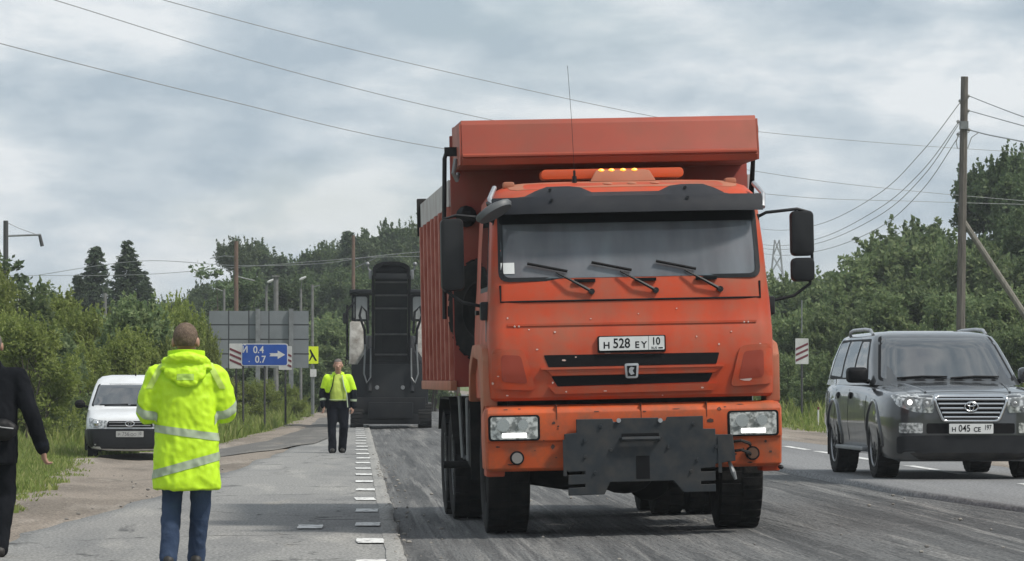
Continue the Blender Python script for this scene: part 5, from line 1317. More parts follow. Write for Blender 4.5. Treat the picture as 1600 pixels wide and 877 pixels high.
# --- worker walking away in a long hi-vis parka
J = dict(hip=(.0, 0, .92), chest=(0, .0, 1.25), neck=(-.005, .01, 1.46), head=(-.005, .035, 1.605),
         sh_l=(-.19, 0, 1.36), el_l=(-.275, .0, 1.10), wr_l=(-.19, .22, 1.10), hd_l=(.4, 1, .1), th_l=(0, 0, 1),
         sh_r=(.19, 0, 1.36), el_r=(.27, .02, 1.11), wr_r=(.17, .23, 1.13), hd_r=(-.4, 1, .1), th_r=(0, 0, 1),
         hp_l=(-.10, 0, .86), kn_l=(-.105, .06, .46), an_l=(-.12, -.10, .10), hp_r=(.095, 0, .86), kn_r=(.10, .08, .47), an_r=(.065, .16, .09), curl=.7, hs=1.09)
A = person('man seen from behind in long yellow-green reflective parka and jeans', (-1.2, 29, .0), 0, J, (0.15, 1, -.05))
hair_cap('hair', J['head'], (0.15, 1, -.05), HAIR, A, 1.09, -.04)
trousers(A, J, JEANS, .98, .006, 1)
boots(A, J, (0, 1, 0), SHOE)
m = MB()
m.loft(torso_rings([(.555, .005, .0, .243, .165), (.60, .005, .0, .243, .168), (.80, .0, .0, .232, .16), (1.0, 0, .0, .222, .15), (1.2, 0, .0, .225, .15), (1.32, 0, .0, .222, .135), (1.39, 0, .0, .19, .115), (1.44, 0, .005, .13, .1), (1.49, 0, .01, .095, .095)]))
for s in (-1, 1):
    k = 'l' if s < 0 else 'r'
    sh, el, wr = Vector(J['sh_' + k]), Vector(J['el_' + k]), Vector(J['wr_' + k])
    chain(m, [sh - Vector((s * .06, 0, -.01)), sh + Vector((s * .01, 0, -.01)), sh.lerp(el, .5) + Vector((s * .012, 0, 0)), el + Vector((0, -.005, -.005)), el.lerp(wr, .6), wr + (wr - el).normalized() * .02], [.085, .095, .092, .083, .074, .062])
jk = melt(m, 'parka', HIVIS, A, .011, 3, .014, (8, 8, 6), 3)
# standing collar, open in front, and the hood folded down the back
m = MB()
cr_ = []
for z, rx, ry, cy in ((1.43, .118, .10, .005), (1.47, .122, .108, .0), (1.515, .125, .116, -.006), (1.535, .124, .116, -.008)):
    cr_.append([Vector((rx * math.cos(R(a)), cy + ry * math.sin(R(a)), z + .012 * math.sin(R(a)) * -1)) for a in range(-225, 46, 9)])
m.loft(cr_, False, False)
col_ = m.build('collar', HIVIS, A, 0)
md = col_.modifiers.new('t', 'SOLIDIFY'); md.thickness = .016; md.offset = 0; bake(col_, 60)
m = MB()
m.ball((0, -.135, 1.385), (.150, .040, .085), 22, Matrix.Rotation(R(-16), 3, 'X'))
hp_ = [Vector((.155 * math.cos(R(a)), -.035 + .115 * math.sin(R(a)), 1.465 - .03 * math.sin(R(a)) - .02 * abs(math.cos(R(a))))) for a in range(-195, 16, 10)]
m.tube(hp_, [.020 + .020 * math.sin(R(i * 180 / (len(hp_) - 1))) for i in range(len(hp_))], 12, (1, .9), up=(0, 0, 1))
for s in (-1, 1): m.ball((s * .135, -.085, 1.425), (.055, .055, .022), 12, Matrix.Rotation(R(s * 18), 3, 'Y'))
m.ball((.01, -.165, 1.315), (.085, .022, .035), 14)
hood_ = melt(m, 'hood', HIVIS, A, .008, 2, .009, (11, 11, 16), 8)
m = MB(); m.ball((0, -.05, 1.485), (.118, .075, .022), 16); m.build('hood_lining', mat('dark_lining', (.02, .03, .012), .9), A)
ZT = lambda py: (888 - py) / 221
in_torso = lambda p: abs(p.x) < .232 and abs(p.y) < .19 and p.z < 1.25
band(jk, 'reflective_band', (0, 0, ZT(676)), (.14, .0, 1), .027, REFLECT, A, lambda p: p.z < 1.12 and abs(p.y) < .2 and abs(p.x) < .236)
band(jk, 'reflective_band', (0, 0, ZT(727)), (-.28, 0, 1), .029, REFLECT, A, lambda p: p.z < 1.0)
for s in (-1, 1):
    k = 'l' if s < 0 else 'r'
    el, wr, sh = Vector(J['el_' + k]), Vector(J['wr_' + k]), Vector(J['sh_' + k])
    band(jk, 'sleeve_band', el + Vector((0, .0, .03)), (sh - el).normalized() * 1 + Vector((0, -.6, 0)), .028, REFLECT, A, lambda p, s=s: s * p.x > .2 and p.z < 1.24)
    band(jk, 'shoulder_band', sh + Vector((s * .005, 0, .03)), (s * .85, 0, .45), .020, mat('worn_tape', (.50, .68, .12), .5), A, lambda p, s=s: s * p.x > .1 and p.z > 1.27)
band(hood_, 'hood_badge', (0, -.15, 1.352), (0, 0, 1), .022, mat('hood_print', (.42, .62, .12), .6), A, lambda p: abs(p.x) < .06 and p.y < -.1)

# --- person in black at the edge of the picture, walking away
J = dict(hip=(0, 0, .90), chest=(.0, .02, 1.24), neck=(.0, .04, 1.46), head=(.0, .07, 1.615),
         sh_l=(-.19, .02, 1.37), el_l=(-.27, .1, 1.11), wr_l=(-.24, .28, .92), hd_l=(.1, .5, -1), th_l=(1, .3, 0),
         sh_r=(.20, .02, 1.38), el_r=(.315, -.07, 1.10), wr_r=(.40, -.06, .845), hd_r=(.12, .1, -1), th_r=(-.4, 1, 0),
         hp_l=(-.10, 0, .86), kn_l=(-.10, .12, .47), an_l=(-.12, .18, .09), hp_r=(.10, 0, .86), kn_r=(.12, .03, .47), an_r=(.09, -.16, .11), curl=.75)
B = person('person in black jacket and trousers with a belt bag walking beside the dirt', (-2.765, 31, -.025), 0, J, (0, 1, 0))
hair_cap('hair', J['head'], (0, 1, 0), HAIR_GREY, B, 1.0, -.05)
trousers(B, J, BLACK_CLOTH, 1.0, .0, 4)
boots(B, J, (0, 1, 0), SHOE)
m = MB()
m.loft(torso_rings([(.72, 0, 0, .205, .15), (.78, 0, 0, .21, .155), (.95, 0, 0, .20, .15), (1.1, 0, .0, .205, .14), (1.25, 0, .01, .215, .14), (1.35, 0, .02, .21, .12), (1.42, 0, .03, .16, .1), (1.47, 0, .035, .085, .085), (1.51, 0, .04, .075, .078)]))
for s in (-1, 1):
    k = 'l' if s < 0 else 'r'
    sh, el, wr = Vector(J['sh_' + k]), Vector(J['el_' + k]), Vector(J['wr_' + k])
    chain(m, [sh - Vector((s * .06, 0, 0)), sh, sh.lerp(el, .5), el, el.lerp(wr, .5), wr + (wr - el).normalized() * .01], [.075, .08, .074, .066, .06, .052])
jb = melt(m, 'jacket', BLACK_CLOTH, B, .011, 4, .011, (8, 8, 5), 6)
m = MB(); wr = Vector(J['wr_r']); el = Vector(J['el_r']); d_ = (wr - el).normalized(); m.tube([wr - d_ * .05, wr - d_ * .005], [.058, .056], 14); m.build('cuff', NAVY_CLOTH, B)
m = MB(); m.ball((.10, -.17, .98), (.12, .05, .085), 16); bag = melt(m, 'belt_bag', LEATHER, B, .01, 1, .006, (14, 14, 14), 2)
band(jb, 'belt_bag_strap', (0, 0, 1.02), (.12, 0, 1), .016, LEATHER, B, lambda p: abs(p.x) < .215, .008)
m = MB(); m.tube([(.03, -.222, 1.03), (.10, -.228, 1.0), (.19, -.205, .99)], .006, 6); m.build('bag_zip', STEEL_GREY, B)

# --- worker walking towards us in a short hi-vis jacket
J = dict(hip=(0, 0, .90), chest=(0, -.0, 1.22), neck=(.0, -.01, 1.42), head=(.0, -.035, 1.575),
         sh_l=(-.19, 0, 1.34), el_l=(-.275, .03, 1.08), wr_l=(-.265, -.03, .85), hd_l=(.05, -.2, -1), th_l=(.6, -1, 0),
         sh_r=(.19, 0, 1.34), el_r=(.275, .03, 1.08), wr_r=(.265, .03, .84), hd_r=(-.05, -.1, -1), th_r=(-.6, -1, 0),
         hp_l=(-.095, 0, .86), kn_l=(-.11, -.05, .46), an_l=(-.105, -.10, .09), hp_r=(.095, 0, .86), kn_r=(.10, -.02, .46), an_r=(.075, .10, .09), curl=.6)
C2 = person('worker in open yellow-green jacket and dark trousers walking beside the dashed line', (-.32, 74, .005), 0, J, (0, -1, -.12))
hair_cap('hair', J['head'], (0, -1, -.1), HAIR_GREY, C2, 1.0, -.02)
trousers(C2, J, NAVY_CLOTH, 1.12, .01, 9, hipw=.18)
boots(C2, J, (0, -1, 0), SHOE)
m = MB(); m.loft(torso_rings([(.93, 0, -.0, .17, .125), (1.1, 0, -.01, .175, .135), (1.25, 0, -.005, .18, .125), (1.34, 0, 0, .15, .10), (1.42, 0, -.005, .075, .075)])); melt(m, 'shirt', HIVIS_SHIRT, C2, .012, 3, .006, (9, 9, 6), 2)
m = MB(); m.tube([(-.165, -.13, .955), (0, -.142, .95), (.165, -.13, .955)], .02, 6, (1, .4)); m.build('shirt_hem_band', REFLECT, C2)
m = MB()
m.loft(torso_rings([(1.08, 0, .0, .215, .148), (1.2, 0, .0, .215, .148), (1.31, 0, .005, .21, .125), (1.385, 0, .01, .16, .1), (1.43, 0, .01, .095, .085)]))
for s in (-1, 1):
    k = 'l' if s < 0 else 'r'
    sh, el, wr = Vector(J['sh_' + k]), Vector(J['el_' + k]), Vector(J['wr_' + k])
    chain(m, [sh - Vector((s * .05, 0, 0)), sh, sh.lerp(el, .5), sh.lerp(el, .75)], [.075, .085, .08, .078])
jo = melt(m, 'jacket', HIVIS, C2, .012, 4, .008, (8, 8, 5), 5)
bm = bmesh.new(); bm.from_mesh(jo.data)       # open front: a gap that widens downwards
bmesh.ops.delete(bm, geom=[v for v in bm.verts if v.co.y < -.02 and abs(v.co.x - .0) < .035 + .10 * (1.44 - v.co.z) / .4], context='VERTS'); bm.to_mesh(jo.data); bm.free()
m = MB()
m.loft(torso_rings([(.80, 0, .02, .225, .15), (.95, 0, .01, .22, .15), (1.075, 0, .005, .213, .147)]), True, False)
jd = m.build('jacket_skirt', NAVY_CLOTH, C2, 60)
bm = bmesh.new(); bm.from_mesh(jd.data)
bmesh.ops.delete(bm, geom=[f for f in bm.faces if f.calc_center_median().y < -.06 and abs(f.calc_center_median().x) < .17], context='FACES'); bm.to_mesh(jd.data); bm.free()
md = jd.modifiers.new('t', 'SOLIDIFY'); md.thickness = .01; bake(jd, 60)
for s in (-1, 1):
    k = 'l' if s < 0 else 'r'
    sh, el, wr = Vector(J['sh_' + k]), Vector(J['el_' + k]), Vector(J['wr_' + k])
    m = MB(); chain(m, [sh.lerp(el, .74), el, el.lerp(wr, .5), wr], [.078, .074, .066, .055]); sl = melt(m, 'sleeve', NAVY_CLOTH, C2, .012, 3, .006, (9, 9, 7), s)
    band(sl, 'sleeve_band', el.lerp(wr, .55), wr - el, .02, REFLECT, C2)
    m = MB(); m.tube([(s * .07, -.12, 1.40), (s * .105, -.15, 1.2), (s * .15, -.145, 1.08), (s * .175, -.125, .82)], .014, 6, (1, .6)); m.build('jacket_edge', NAVY_CLOTH if s < 0 else REFLECT, C2)
pts = [Vector((.085 * math.cos(R(a)), .005 + .075 * math.sin(R(a)), 1.43 + .02 * math.sin(R(a)))) for a in range(-60, 241, 15)]
m = MB(); m.tube(pts, .022, 8, (1, 1.3), up=(0, 0, 1)); m.build('jacket_collar', HIVIS, C2)
for s in (-1, 1):
    m = MB(); c_ = Vector(J['head']) + Vector((s * .03, -.088, -.002)); m.ball(c_, (.012, .006, .006), 8); m.build('eye', INK, C2)
m = MB(); m.ball(Vector(J['head']) + Vector((0, -.094, -.066)), (.024, .006, .005), 8); m.build('mouth', mat('lips', (.28, .1, .08), .6), C2)
# ------------------------------------------------------------------ vegetation
L_WILLOW = leaf_mat('willow_leaves', (.17, .225, .05), (.24, .29, .07), (.34, .38, .13), .5)
L_BUSH = leaf_mat('bush_leaves', (.125, .185, .085), (.175, .235, .10), (.27, .32, .15), .5)
L_DARK = leaf_mat('dark_tree_leaves', (.088, .14, .066), (.12, .17, .075), (.17, .215, .10), .45)
L_CONIFER = leaf_mat('spruce_needles', (.045, .07, .04), (.062, .09, .046), (.085, .115, .06), .2)
L_PINE = leaf_mat('pine_needles', (.075, .11, .055), (.10, .135, .062), (.14, .17, .08), .3)
L_GRASS = leaf_mat('grass_blades', (.15, .215, .045), (.20, .25, .06), (.31, .32, .12), .45)

def leaves_mesh(name, cen, size, aspect, seed, up=.3, droop=0.0, outward=None, ow=.0):
    """many small folded leaves: cen (N,3), size (N,)"""
    rs = np.random.RandomState(seed)
    N = len(cen)
    d = rs.normal(size=(N, 3)); d[:, 2] += up
    if outward is not None: d += outward * ow
    d[:, 2] -= droop
    d /= np.linalg.norm(d, axis=1)[:, None]
    r = rs.normal(size=(N, 3)); s = np.cross(d, r); s /= np.linalg.norm(s, axis=1)[:, None]
    n_ = np.cross(d, s)
    L = size[:, None]
    W = L * aspect
    v = np.empty((N, 4, 3))
    v[:, 0] = cen - d * L * .5
    v[:, 1] = cen + s * W * .5 + n_ * W * .12
    v[:, 2] = cen + d * L * .5
    v[:, 3] = cen - s * W * .5 + n_ * W * .12
    me = bpy.data.meshes.new(name)
    me.vertices.add(N * 4); me.vertices.foreach_set('co', v.reshape(-1).astype(np.float32))
    me.loops.add(N * 4); me.loops.foreach_set('vertex_index', np.arange(N * 4, dtype=np.int32))
    me.polygons.add(N); me.polygons.foreach_set('loop_start', np.arange(0, N * 4, 4, dtype=np.int32))
    me.update(calc_edges=True)
    return me

def clumped(rs, centres, radii, per):
    c = np.repeat(centres, per, axis=0); r = np.repeat(radii, per)
    d = rs.normal(size=(len(c), 3)); d /= np.linalg.norm(d, axis=1)[:, None]
    rad = rs.uniform(0, 1, len(c)) ** .45
    off = d * (rad * r)[:, None]; off[:, 2] *= .8
    return c + off, d

def broadleaf(name, H, Rw, seed, nclump, per, leaf, mtl, base=.1, cr=.42, bare=.0, aspect=.45, barkm=None, top_narrow=.6, trunk_r=.09, stems=3, trunk_name='trunk', crown_name='crown', shoots=0, slen=.8):
    rs = np.random.RandomState(seed)
    root = bpy.data.objects.new(name, None); COL.objects.link(root)
    # clump centres: lumps spread through the crown's volume, biased to its skin
    lobes = []
    for k in range(7):
        t = rs.uniform(.25, .95); a = rs.uniform(0, 2 * np.pi)
        rr = Rw * (1 - top_narrow * t) * rs.uniform(.25, .65)
        lobes.append((rr * np.cos(a), rr * np.sin(a), H * (base + (1 - base) * t), Rw * rs.uniform(.35, .6) * (1.05 - .5 * t)))
    lobes.append((0, 0, H * .88, Rw * .35)); lobes.append((0, 0, H * .5, Rw * .75)); lobes.append((0, 0, H * (base + .15), Rw * .7))
    cs, rd = [], []
    while len(cs) < nclump:
        lx, ly, lz, lr = lobes[rs.randint(len(lobes))]
        d = rs.normal(size=3); d /= np.linalg.norm(d)
        q = np.array([lx, ly, lz]) + d * lr * rs.uniform(.45, 1.05) * np.array([1, 1, .9])
        if q[2] < H * base * .6 + .15 or q[2] > H: continue
        cs.append(q); rd.append(cr * rs.uniform(.55, 1.25))
    cs, rd = np.array(cs), np.array(rd)
    P_, D_ = clumped(rs, cs, rd, per)
    if shoots:          # feathery shoots that stand out of the crown
        far = np.argsort(-(np.linalg.norm((cs - np.array([0, 0, H * .45])) / np.array([Rw, Rw, H * .5]), axis=1)))[:max(40, nclump // 2)]
        sp_, sd_ = [], []
        for k in range(shoots):
            c0 = cs[far[rs.randint(len(far))]]
            dd = c0 - np.array([0, 0, H * .3]); dd = dd / np.linalg.norm(dd) * .6 + np.array([0, 0, .9]) + rs.normal(size=3) * .25
            dd /= np.linalg.norm(dd); ln = slen * rs.uniform(.5, 1.2); nl = 26
            t = rs.uniform(.1, 1, nl)
            sp_.append(c0 + dd * (t * ln)[:, None] + rs.normal(size=(nl, 3)) * .06 * (1.2 - t)[:, None]); sd_.append(np.tile(dd, (nl, 1)))
        P_ = np.concatenate([P_] + sp_); D_ = np.concatenate([D_] + sd_)
    keep = P_[:, 2] > .03
    P_, D_ = P_[keep], D_[keep]
    me = leaves_mesh(crown_name, P_, leaf * rs.uniform(.6, 1.35, len(P_)), aspect, seed + 1, .35, 0, D_, .8)
    me.materials.append(mtl)
    o = bpy.data.objects.new(crown_name, me); COL.objects.link(o); o.parent = root
    # stems and limbs run to the clumps
    m = MB()
    for s in range(stems):
        a = 2 * math.pi * s / stems + rs.uniform(-.4, .4); sp = .12 * Rw if stems > 1 else 0
        b = Vector((sp * math.cos(a), sp * math.sin(a), -.3))
        tip = Vector((Rw * .28 * math.cos(a) * (stems > 1), Rw * .28 * math.sin(a) * (stems > 1), H * .86))
        mid = b.lerp(tip, .5) + Vector((rs.uniform(-.1, .1) * Rw, rs.uniform(-.1, .1) * Rw, 0))
        pts = [b, b.lerp(mid, .5), mid, mid.lerp(tip, .5), tip]
        m.tube(pts, [trunk_r, trunk_r * .85, trunk_r * .65, trunk_r * .4, trunk_r * .12], 7)
        for k in range(9):
            j = rs.randint(len(cs)); t = rs.uniform(.25, .8)
            st_ = b.lerp(mid, t * 2) if t < .5 else mid.lerp(tip, t * 2 - 1)
            en = Vector(cs[j])
            m.tube([st_, st_.lerp(en, .5) + Vector((0, 0, .1)), en], [trunk_r * .35, trunk_r * .22, trunk_r * .08], 5)
    me = m.mesh(trunk_name, 40); me.materials.append(barkm or BARK)
    o = bpy.data.objects.new(trunk_name, me); COL.objects.link(o); o.parent = root
    root['H'] = H
    return root

def conifer(name, H, Rw, seed, mtl, tiers=26, per_tier=11, needle=.34, barkm=None, start=.06):
    rs = np.random.RandomState(seed)
    root = bpy.data.objects.new(name, None); COL.objects.link(root)
    C_, D_, S_ = [], [], []
    for i in range(tiers):
        t = i / (tiers - 1); z = H * (start + (1 - start) * t)
        L = Rw * (1 - t) ** .85 * rs.uniform(.75, 1.15) + .25
        for k in range(max(4, int(per_tier * (1 - .5 * t)))):
            a = rs.uniform(0, 2 * np.pi); l = L * rs.uniform(.65, 1.12)
            n = int(30 + 60 * l / Rw)
            u = rs.uniform(.12, 1, n) ** .7
            x = np.cos(a) * l * u; y = np.sin(a) * l * u
            w = .16 * l * (1.1 - u) + .06
            jit = rs.normal(size=(n, 3)) * w[:, None]
            zz = z + rs.uniform(-.35, .35) + l * (.12 * u - .34 * u ** 2) + jit[:, 2] * .8
            C_.append(np.stack([x + jit[:, 0], y + jit[:, 1], zz], 1))
            D_.append(np.stack([np.full(n, np.cos(a)), np.full(n, np.sin(a)), np.full(n, -.35)], 1))
            S_.append(needle * rs.uniform(.6, 1.3, n))
    P_, D_, S_ = np.concatenate(C_), np.concatenate(D_), np.concatenate(S_)
    me = leaves_mesh('crown', P_, S_, .36, seed + 3, .0, 0, D_, 1.3); me.materials.append(mtl)
    o = bpy.data.objects.new('crown', me); COL.objects.link(o); o.parent = root
    m = MB(); m.tube([(0, 0, -.4), (0, 0, H * .5), (0, 0, H * .97)], [H * .014, H * .009, .02], 8)
    for k in range(10):
        a = rs.uniform(0, 6.28); z = H * rs.uniform(.08, .6); l = Rw * .6 * (1 - z / H); m.tube([(0, 0, z), (math.cos(a) * l, math.sin(a) * l, z - .1 * l)], [.04, .015], 5)
    me = m.mesh('trunk', 40); me.materials.append(barkm or BARK)
    o = bpy.data.objects.new('trunk', me); COL.objects.link(o); o.parent = root
    root['H'] = H
    return root

W_ = [broadleaf('willow_bush', 4.0, 2.3, 11 + k, 190, 95, .15, L_WILLOW, .06, .36, aspect=.36, trunk_r=.05, stems=5, trunk_name='stem', crown_name='foliage', shoots=150, slen=.75) for k in range(3)]
B_ = [broadleaf('leafy_bush', 4.6, 2.6, 31 + k, 200, 85, .19, L_BUSH, .06, .42, aspect=.5, trunk_r=.06, stems=4, trunk_name='stem', crown_name='foliage', shoots=110, slen=.8) for k in range(3)]
A_ = [broadleaf('aspen_tree', 10., 2.6, 51 + k, 280, 85, .21, L_DARK, .14, .5, aspect=.6, trunk_r=.14, stems=1, shoots=90, slen=1.1) for k in range(2)]
D_T = [broadleaf('birch_tree', 11., 3.0, 61 + k, 260, 90, .23, L_DARK, .12, .55, aspect=.6, trunk_r=.15, stems=1, shoots=110, slen=1.2) for k in range(3)]
PN = [broadleaf('pine_tree', 12., 2.6, 71 + k, 170, 110, .25, L_PINE, .30, .55, aspect=.3, trunk_r=.18, stems=1, barkm=BARK_PINE, top_narrow=.45, shoots=120, slen=1.1) for k in range(2)]
SP = [conifer('spruce_tree', 12., 3.3, 81 + k, L_CONIFER, 54, 10, .36) for k in range(2)]
TH = [broadleaf('young_birch', 6., 1.0, 91, 60, 40, .2, L_DARK, .1, .35, aspect=.5, trunk_r=.05, stems=1)]
PROTO = W_ + B_ + A_ + D_T + PN + SP + TH
used_proto = set()
def plant(proto, px, d, ytop, label, cat, group, wide=1.0, zb=None):
    x = (px - 556) / 6400 * d
    z0 = z_ground(x, d) if zb is None else zb
    s = (CAM_H + (592 - ytop) * d / 6400 - z0) / proto['H']
    if proto.name in used_proto: o = copy_tree(proto)
    else: o = proto; used_proto.add(proto.name)
    o.location = (x, d, z0 - .05); o.scale = (s * wide, s * wide, s)
    o.rotation_euler = (0, 0, rnd.uniform(0, 6.28))
    tag(o, label, cat, group)
    return o
gl_ = 'willow bushes along the dirt shoulder'
ll_ = 'yellow-green willow bush in the thicket behind the white van'
# back row gives the skyline, front row fills in below
wi_ = 0
for px, y_, d in ((-25, 432, 100), (30, 450, 104), (75, 474, 108), (118, 490, 102), (160, 494, 106), (205, 488, 100), (240, 496, 108),
                  (-5, 500, 92), (45, 520, 90), (92, 535, 94), (140, 545, 97), (188, 530, 95), (228, 540, 96)):
    if d < 100 and px < 110: lb, g2 = 'willow bush at the grass edge behind the person in black', 'willow bushes behind the person in black'
    elif d < 100: lb, g2 = 'low willow bush close behind the white van and the parka', 'low willow bushes behind the van'
    elif px < 130: lb, g2 = 'tall yellow-green willow bush below the dark rail mast', 'tall willow bushes below the rail mast'
    elif px > 300: lb, g2 = 'tall willow bush beside the large grey sign', 'willow bushes beside the grey sign'
    else: lb, g2 = 'tall yellow-green willow bush below the spruces, behind the white van', 'tall willow bushes below the spruces'
    wi_ += 1
    if wi_ % 4 == 2: plant(B_[rnd.randrange(3)], px + rnd.uniform(-6, 6), d, y_ - 4, 'darker broad-leaved bush among the yellow-green willows near the white van', 'bush', 'darker bushes among the willows', rnd.uniform(.9, 1.1)); continue
    plant(W_[rnd.randrange(3)], px + rnd.uniform(-6, 6), d, y_ + rnd.uniform(-10, 12), lb, 'bush', g2, rnd.uniform(.85, 1.2))
for px, y_, d, w_ in ((270, 486, 112, .7), (296, 500, 106, .6), (318, 520, 116, .6), (322, 545, 104, .5), (335, 560, 118, .5), (262, 548, 99, .7)):
    plant(W_[rnd.randrange(3)], px, d, y_, 'willow bush between the parka and the blue sign', 'bush', 'willow bushes beside the blue sign', w_)
lw_ = 'low willow bush growing round the blue sign posts'
for px, y_, d in ((352, 596, 124), (388, 604, 126), (425, 612, 130), (402, 600, 134), (455, 606, 140)):
    plant(W_[rnd.randrange(3)], px, d, y_, lw_, 'bush', 'low bushes round the sign posts', 1.3)
for px, y_ in ((150, 389), (200, 384), (122, 432), (226, 430)):
    plant(SP[rnd.randrange(2)], px, 205 + rnd.uniform(-8, 8), y_, 'dark spruce standing above the willow bushes', 'tree', 'spruces above the willow bushes', 1.25 if y_ < 400 else 1.1)
plant(TH[0], 28, 112, 385, 'thin young birch rising out of the willow bushes beside the rail mast', 'tree', None, 1.2)
plant(TH[0], 338, 190, 402, 'thin young birch standing beside the brown rail mast', 'tree', None, 1.3)
# forest behind the milling machine
gf = 'forest behind the milling machine'
for px, y_, k in ((372, 366, 'p'), (395, 378, 'd'), (425, 378, 'p'), (440, 392, 's'), (455, 400, 'd'), (478, 388, 's'), (500, 380, 'd'), (522, 372, 'p'), (545, 354, 's'), (560, 362, 'p'), (588, 360, 'd'), (610, 362, 's'), (632, 346, 'd'), (655, 335, 'p'), (690, 335, 'd'),
                  (300, 455, 'd'), (320, 440, 'd'), (270, 462, 'd'), (90, 452, 'd'), (60, 462, 'd'), (250, 470, 's')):
    pr = {'p': PN, 'd': D_T, 's': SP}[k]; lb = {'p': 'broad dark pine in the forest behind the milling machine', 'd': 'bushy green birch in the forest behind the milling machine', 's': 'pointed spruce in the forest behind the milling machine'}[k]
    plant(pr[rnd.randrange(len(pr))], px, rnd.uniform(255, 300), y_ + 12, lb, 'tree', gf + ', ' + {'p': 'pines', 'd': 'birches', 's': 'spruces'}[k], rnd.uniform(1.0, 1.3), zb=0)
for px, y_ in ((350, 430), (385, 425), (415, 440), (445, 425), (472, 432), (500, 418), (525, 428), (552, 420), (580, 430), (610, 425), (640, 420), (668, 430)):
    plant(D_T[rnd.randrange(3)], px + rnd.uniform(-5, 5), rnd.uniform(205, 240), y_ + 14 + rnd.uniform(-8, 8), 'bushy green birch in the forest behind the milling machine', 'tree', gf + ', birches', rnd.uniform(1.1, 1.4), zb=0)
for px, y_ in ((345, 500), (375, 515), (410, 525), (440, 530), (470, 525), (500, 505), (528, 515), (552, 525), (515, 560), (540, 570), (490, 560), (650, 540), (668, 500)):
    plant(B_[rnd.randrange(3)], px, rnd.uniform(160, 195), y_, 'leafy green bush at the foot of the forest behind the grey sign', 'bush', 'undergrowth at the foot of the forest', 1.3, zb=0)
for k in range(15):      # the forest goes on behind the truck
    plant(D_T[k % 3] if k % 3 else PN[k % 2], 715 + 33 * k, rnd.uniform(255, 300), 372 + 4 * k + rnd.uniform(-8, 8), 'tree of the forest edge that goes on behind the orange truck', 'tree', 'forest hidden behind the truck', 1.4, zb=0)
# right-hand side
gr = 'bushes beyond the right-hand verge'
lr_ = 'leafy grey-green bush in the thicket behind the dark grey car'
for px, y_, d in ((1195, 455, 170), (1222, 448, 165), (1255, 442, 160), (1290, 448, 158), (1325, 425, 150), (1360, 402, 150), (1395, 385, 152), (1425, 372, 155), (1455, 388, 150), (1490, 402, 146), (1530, 405, 142), (1570, 410, 140), (1610, 400, 140),
                  (1212, 505, 135), (1255, 500, 130), (1300, 492, 128), (1345, 478, 126), (1390, 462, 124), (1435, 455, 126), (1480, 462, 122), (1525, 468, 120), (1570, 470, 118), (1615, 460, 118),
                  (1225, 560, 124), (1275, 556, 118), (1320, 540, 116), (1380, 530, 114), (1590, 520, 110), (1540, 525, 112), (1460, 528, 113)):
    if d < 125: lb, g2 = 'leafy bush at the grass edge right behind the dark grey car', 'front bushes behind the car'
    elif px < 1310: lb, g2 = 'leafy bush between the truck mirror and the approach marker', 'bushes behind the approach marker'
    elif px < 1470: lb, g2 = 'leafy bush forming the rounded skyline left of the wooden pole', 'skyline bushes beside the wooden pole'
    else: lb, g2 = 'leafy bush in the shade below the tall aspens and the pole strut', 'bushes below the aspens'
    plant(B_[rnd.randrange(3)], px + rnd.uniform(-5, 5), d, y_, lb, 'bush', g2, rnd.uniform(.95, 1.25))
for px, y_, d in ((1535, 275, 165), (1562, 250, 160), (1590, 262, 158), (1615, 240, 162), (1600, 330, 150)):
    plant(A_[rnd.randrange(2)], px, d, y_, 'tall aspen rising above the bushes beside the wooden pole', 'tree', 'aspens beside the wooden pole', .95)
plant(A_[0], 1425, 175, 365, 'rounded aspen top showing above the bushes between the car and mirror', 'tree', None, .7)
for p in PROTO:
    if p.name not in used_proto:
        for c in list(p.children): bpy.data.objects.remove(c)
        bpy.data.objects.remove(p)

# grass
def grass(name, n, xr, yr, hfun, seed, ok, label=None, wid=.012):
    rs = np.random.RandomState(seed)
    xs = rs.uniform(*xr, n * 3); yy = rs.uniform(*yr, n * 3)
    pts = []
    for x, y in zip(xs, yy):
        if ok(x, y):
            pts.append((x, y))
            if len(pts) >= n: break
    N = len(pts)
    V = np.empty((N, 5, 3), np.float32)
    for i, (x, y) in enumerate(pts):
        h = hfun(x, y) * rs.uniform(.5, 1.3); a = rs.uniform(0, 6.28); w = wid * rs.uniform(.7, 1.8)
        z = (z_left(x, y) if x < 0 else z_right(x, y)) - .03
        b = rs.normal(0, .28, 2) * h
        cx, sx = math.cos(a) * w, math.sin(a) * w
        V[i, 0] = (x - cx, y - sx, z); V[i, 1] = (x + cx, y + sx, z)
        V[i, 2] = (x + b[0] * .4 + cx * .8, y + b[1] * .4 + sx * .8, z + h * .6); V[i, 3] = (x + b[0] * .4 - cx * .8, y + b[1] * .4 - sx * .8, z + h * .6)
        V[i, 4] = (x + b[0], y + b[1], z + h)
    F = []
    for i in range(N):
        o = i * 5; F += [(o, o + 1, o + 2, o + 3), (o + 3, o + 2, o + 4)]
    me = bpy.data.meshes.new(name); me.from_pydata(V.reshape(-1, 3).tolist(), [], F); me.update()
    o = link(name, me, L_GRASS); kind(o, 'stuff'); o['label'] = label
    return o
def okL(x, y):
    e = interp(GRASS_L, y) + .45 * noise.noise(Vector((x * .8, y * .5, 0))) + .22
    return x < e
grass('lawn_grass', 30000, (-9.5, -3.2), (40, 84), lambda x, y: .10 + .17 * sm((interp(GRASS_L, y) - x) / 1.6) + .14 * max(0, noise.noise(Vector((x * .6, y * .25, 5)))), 14, okL, 'dense green grass beside the person in black', .014)
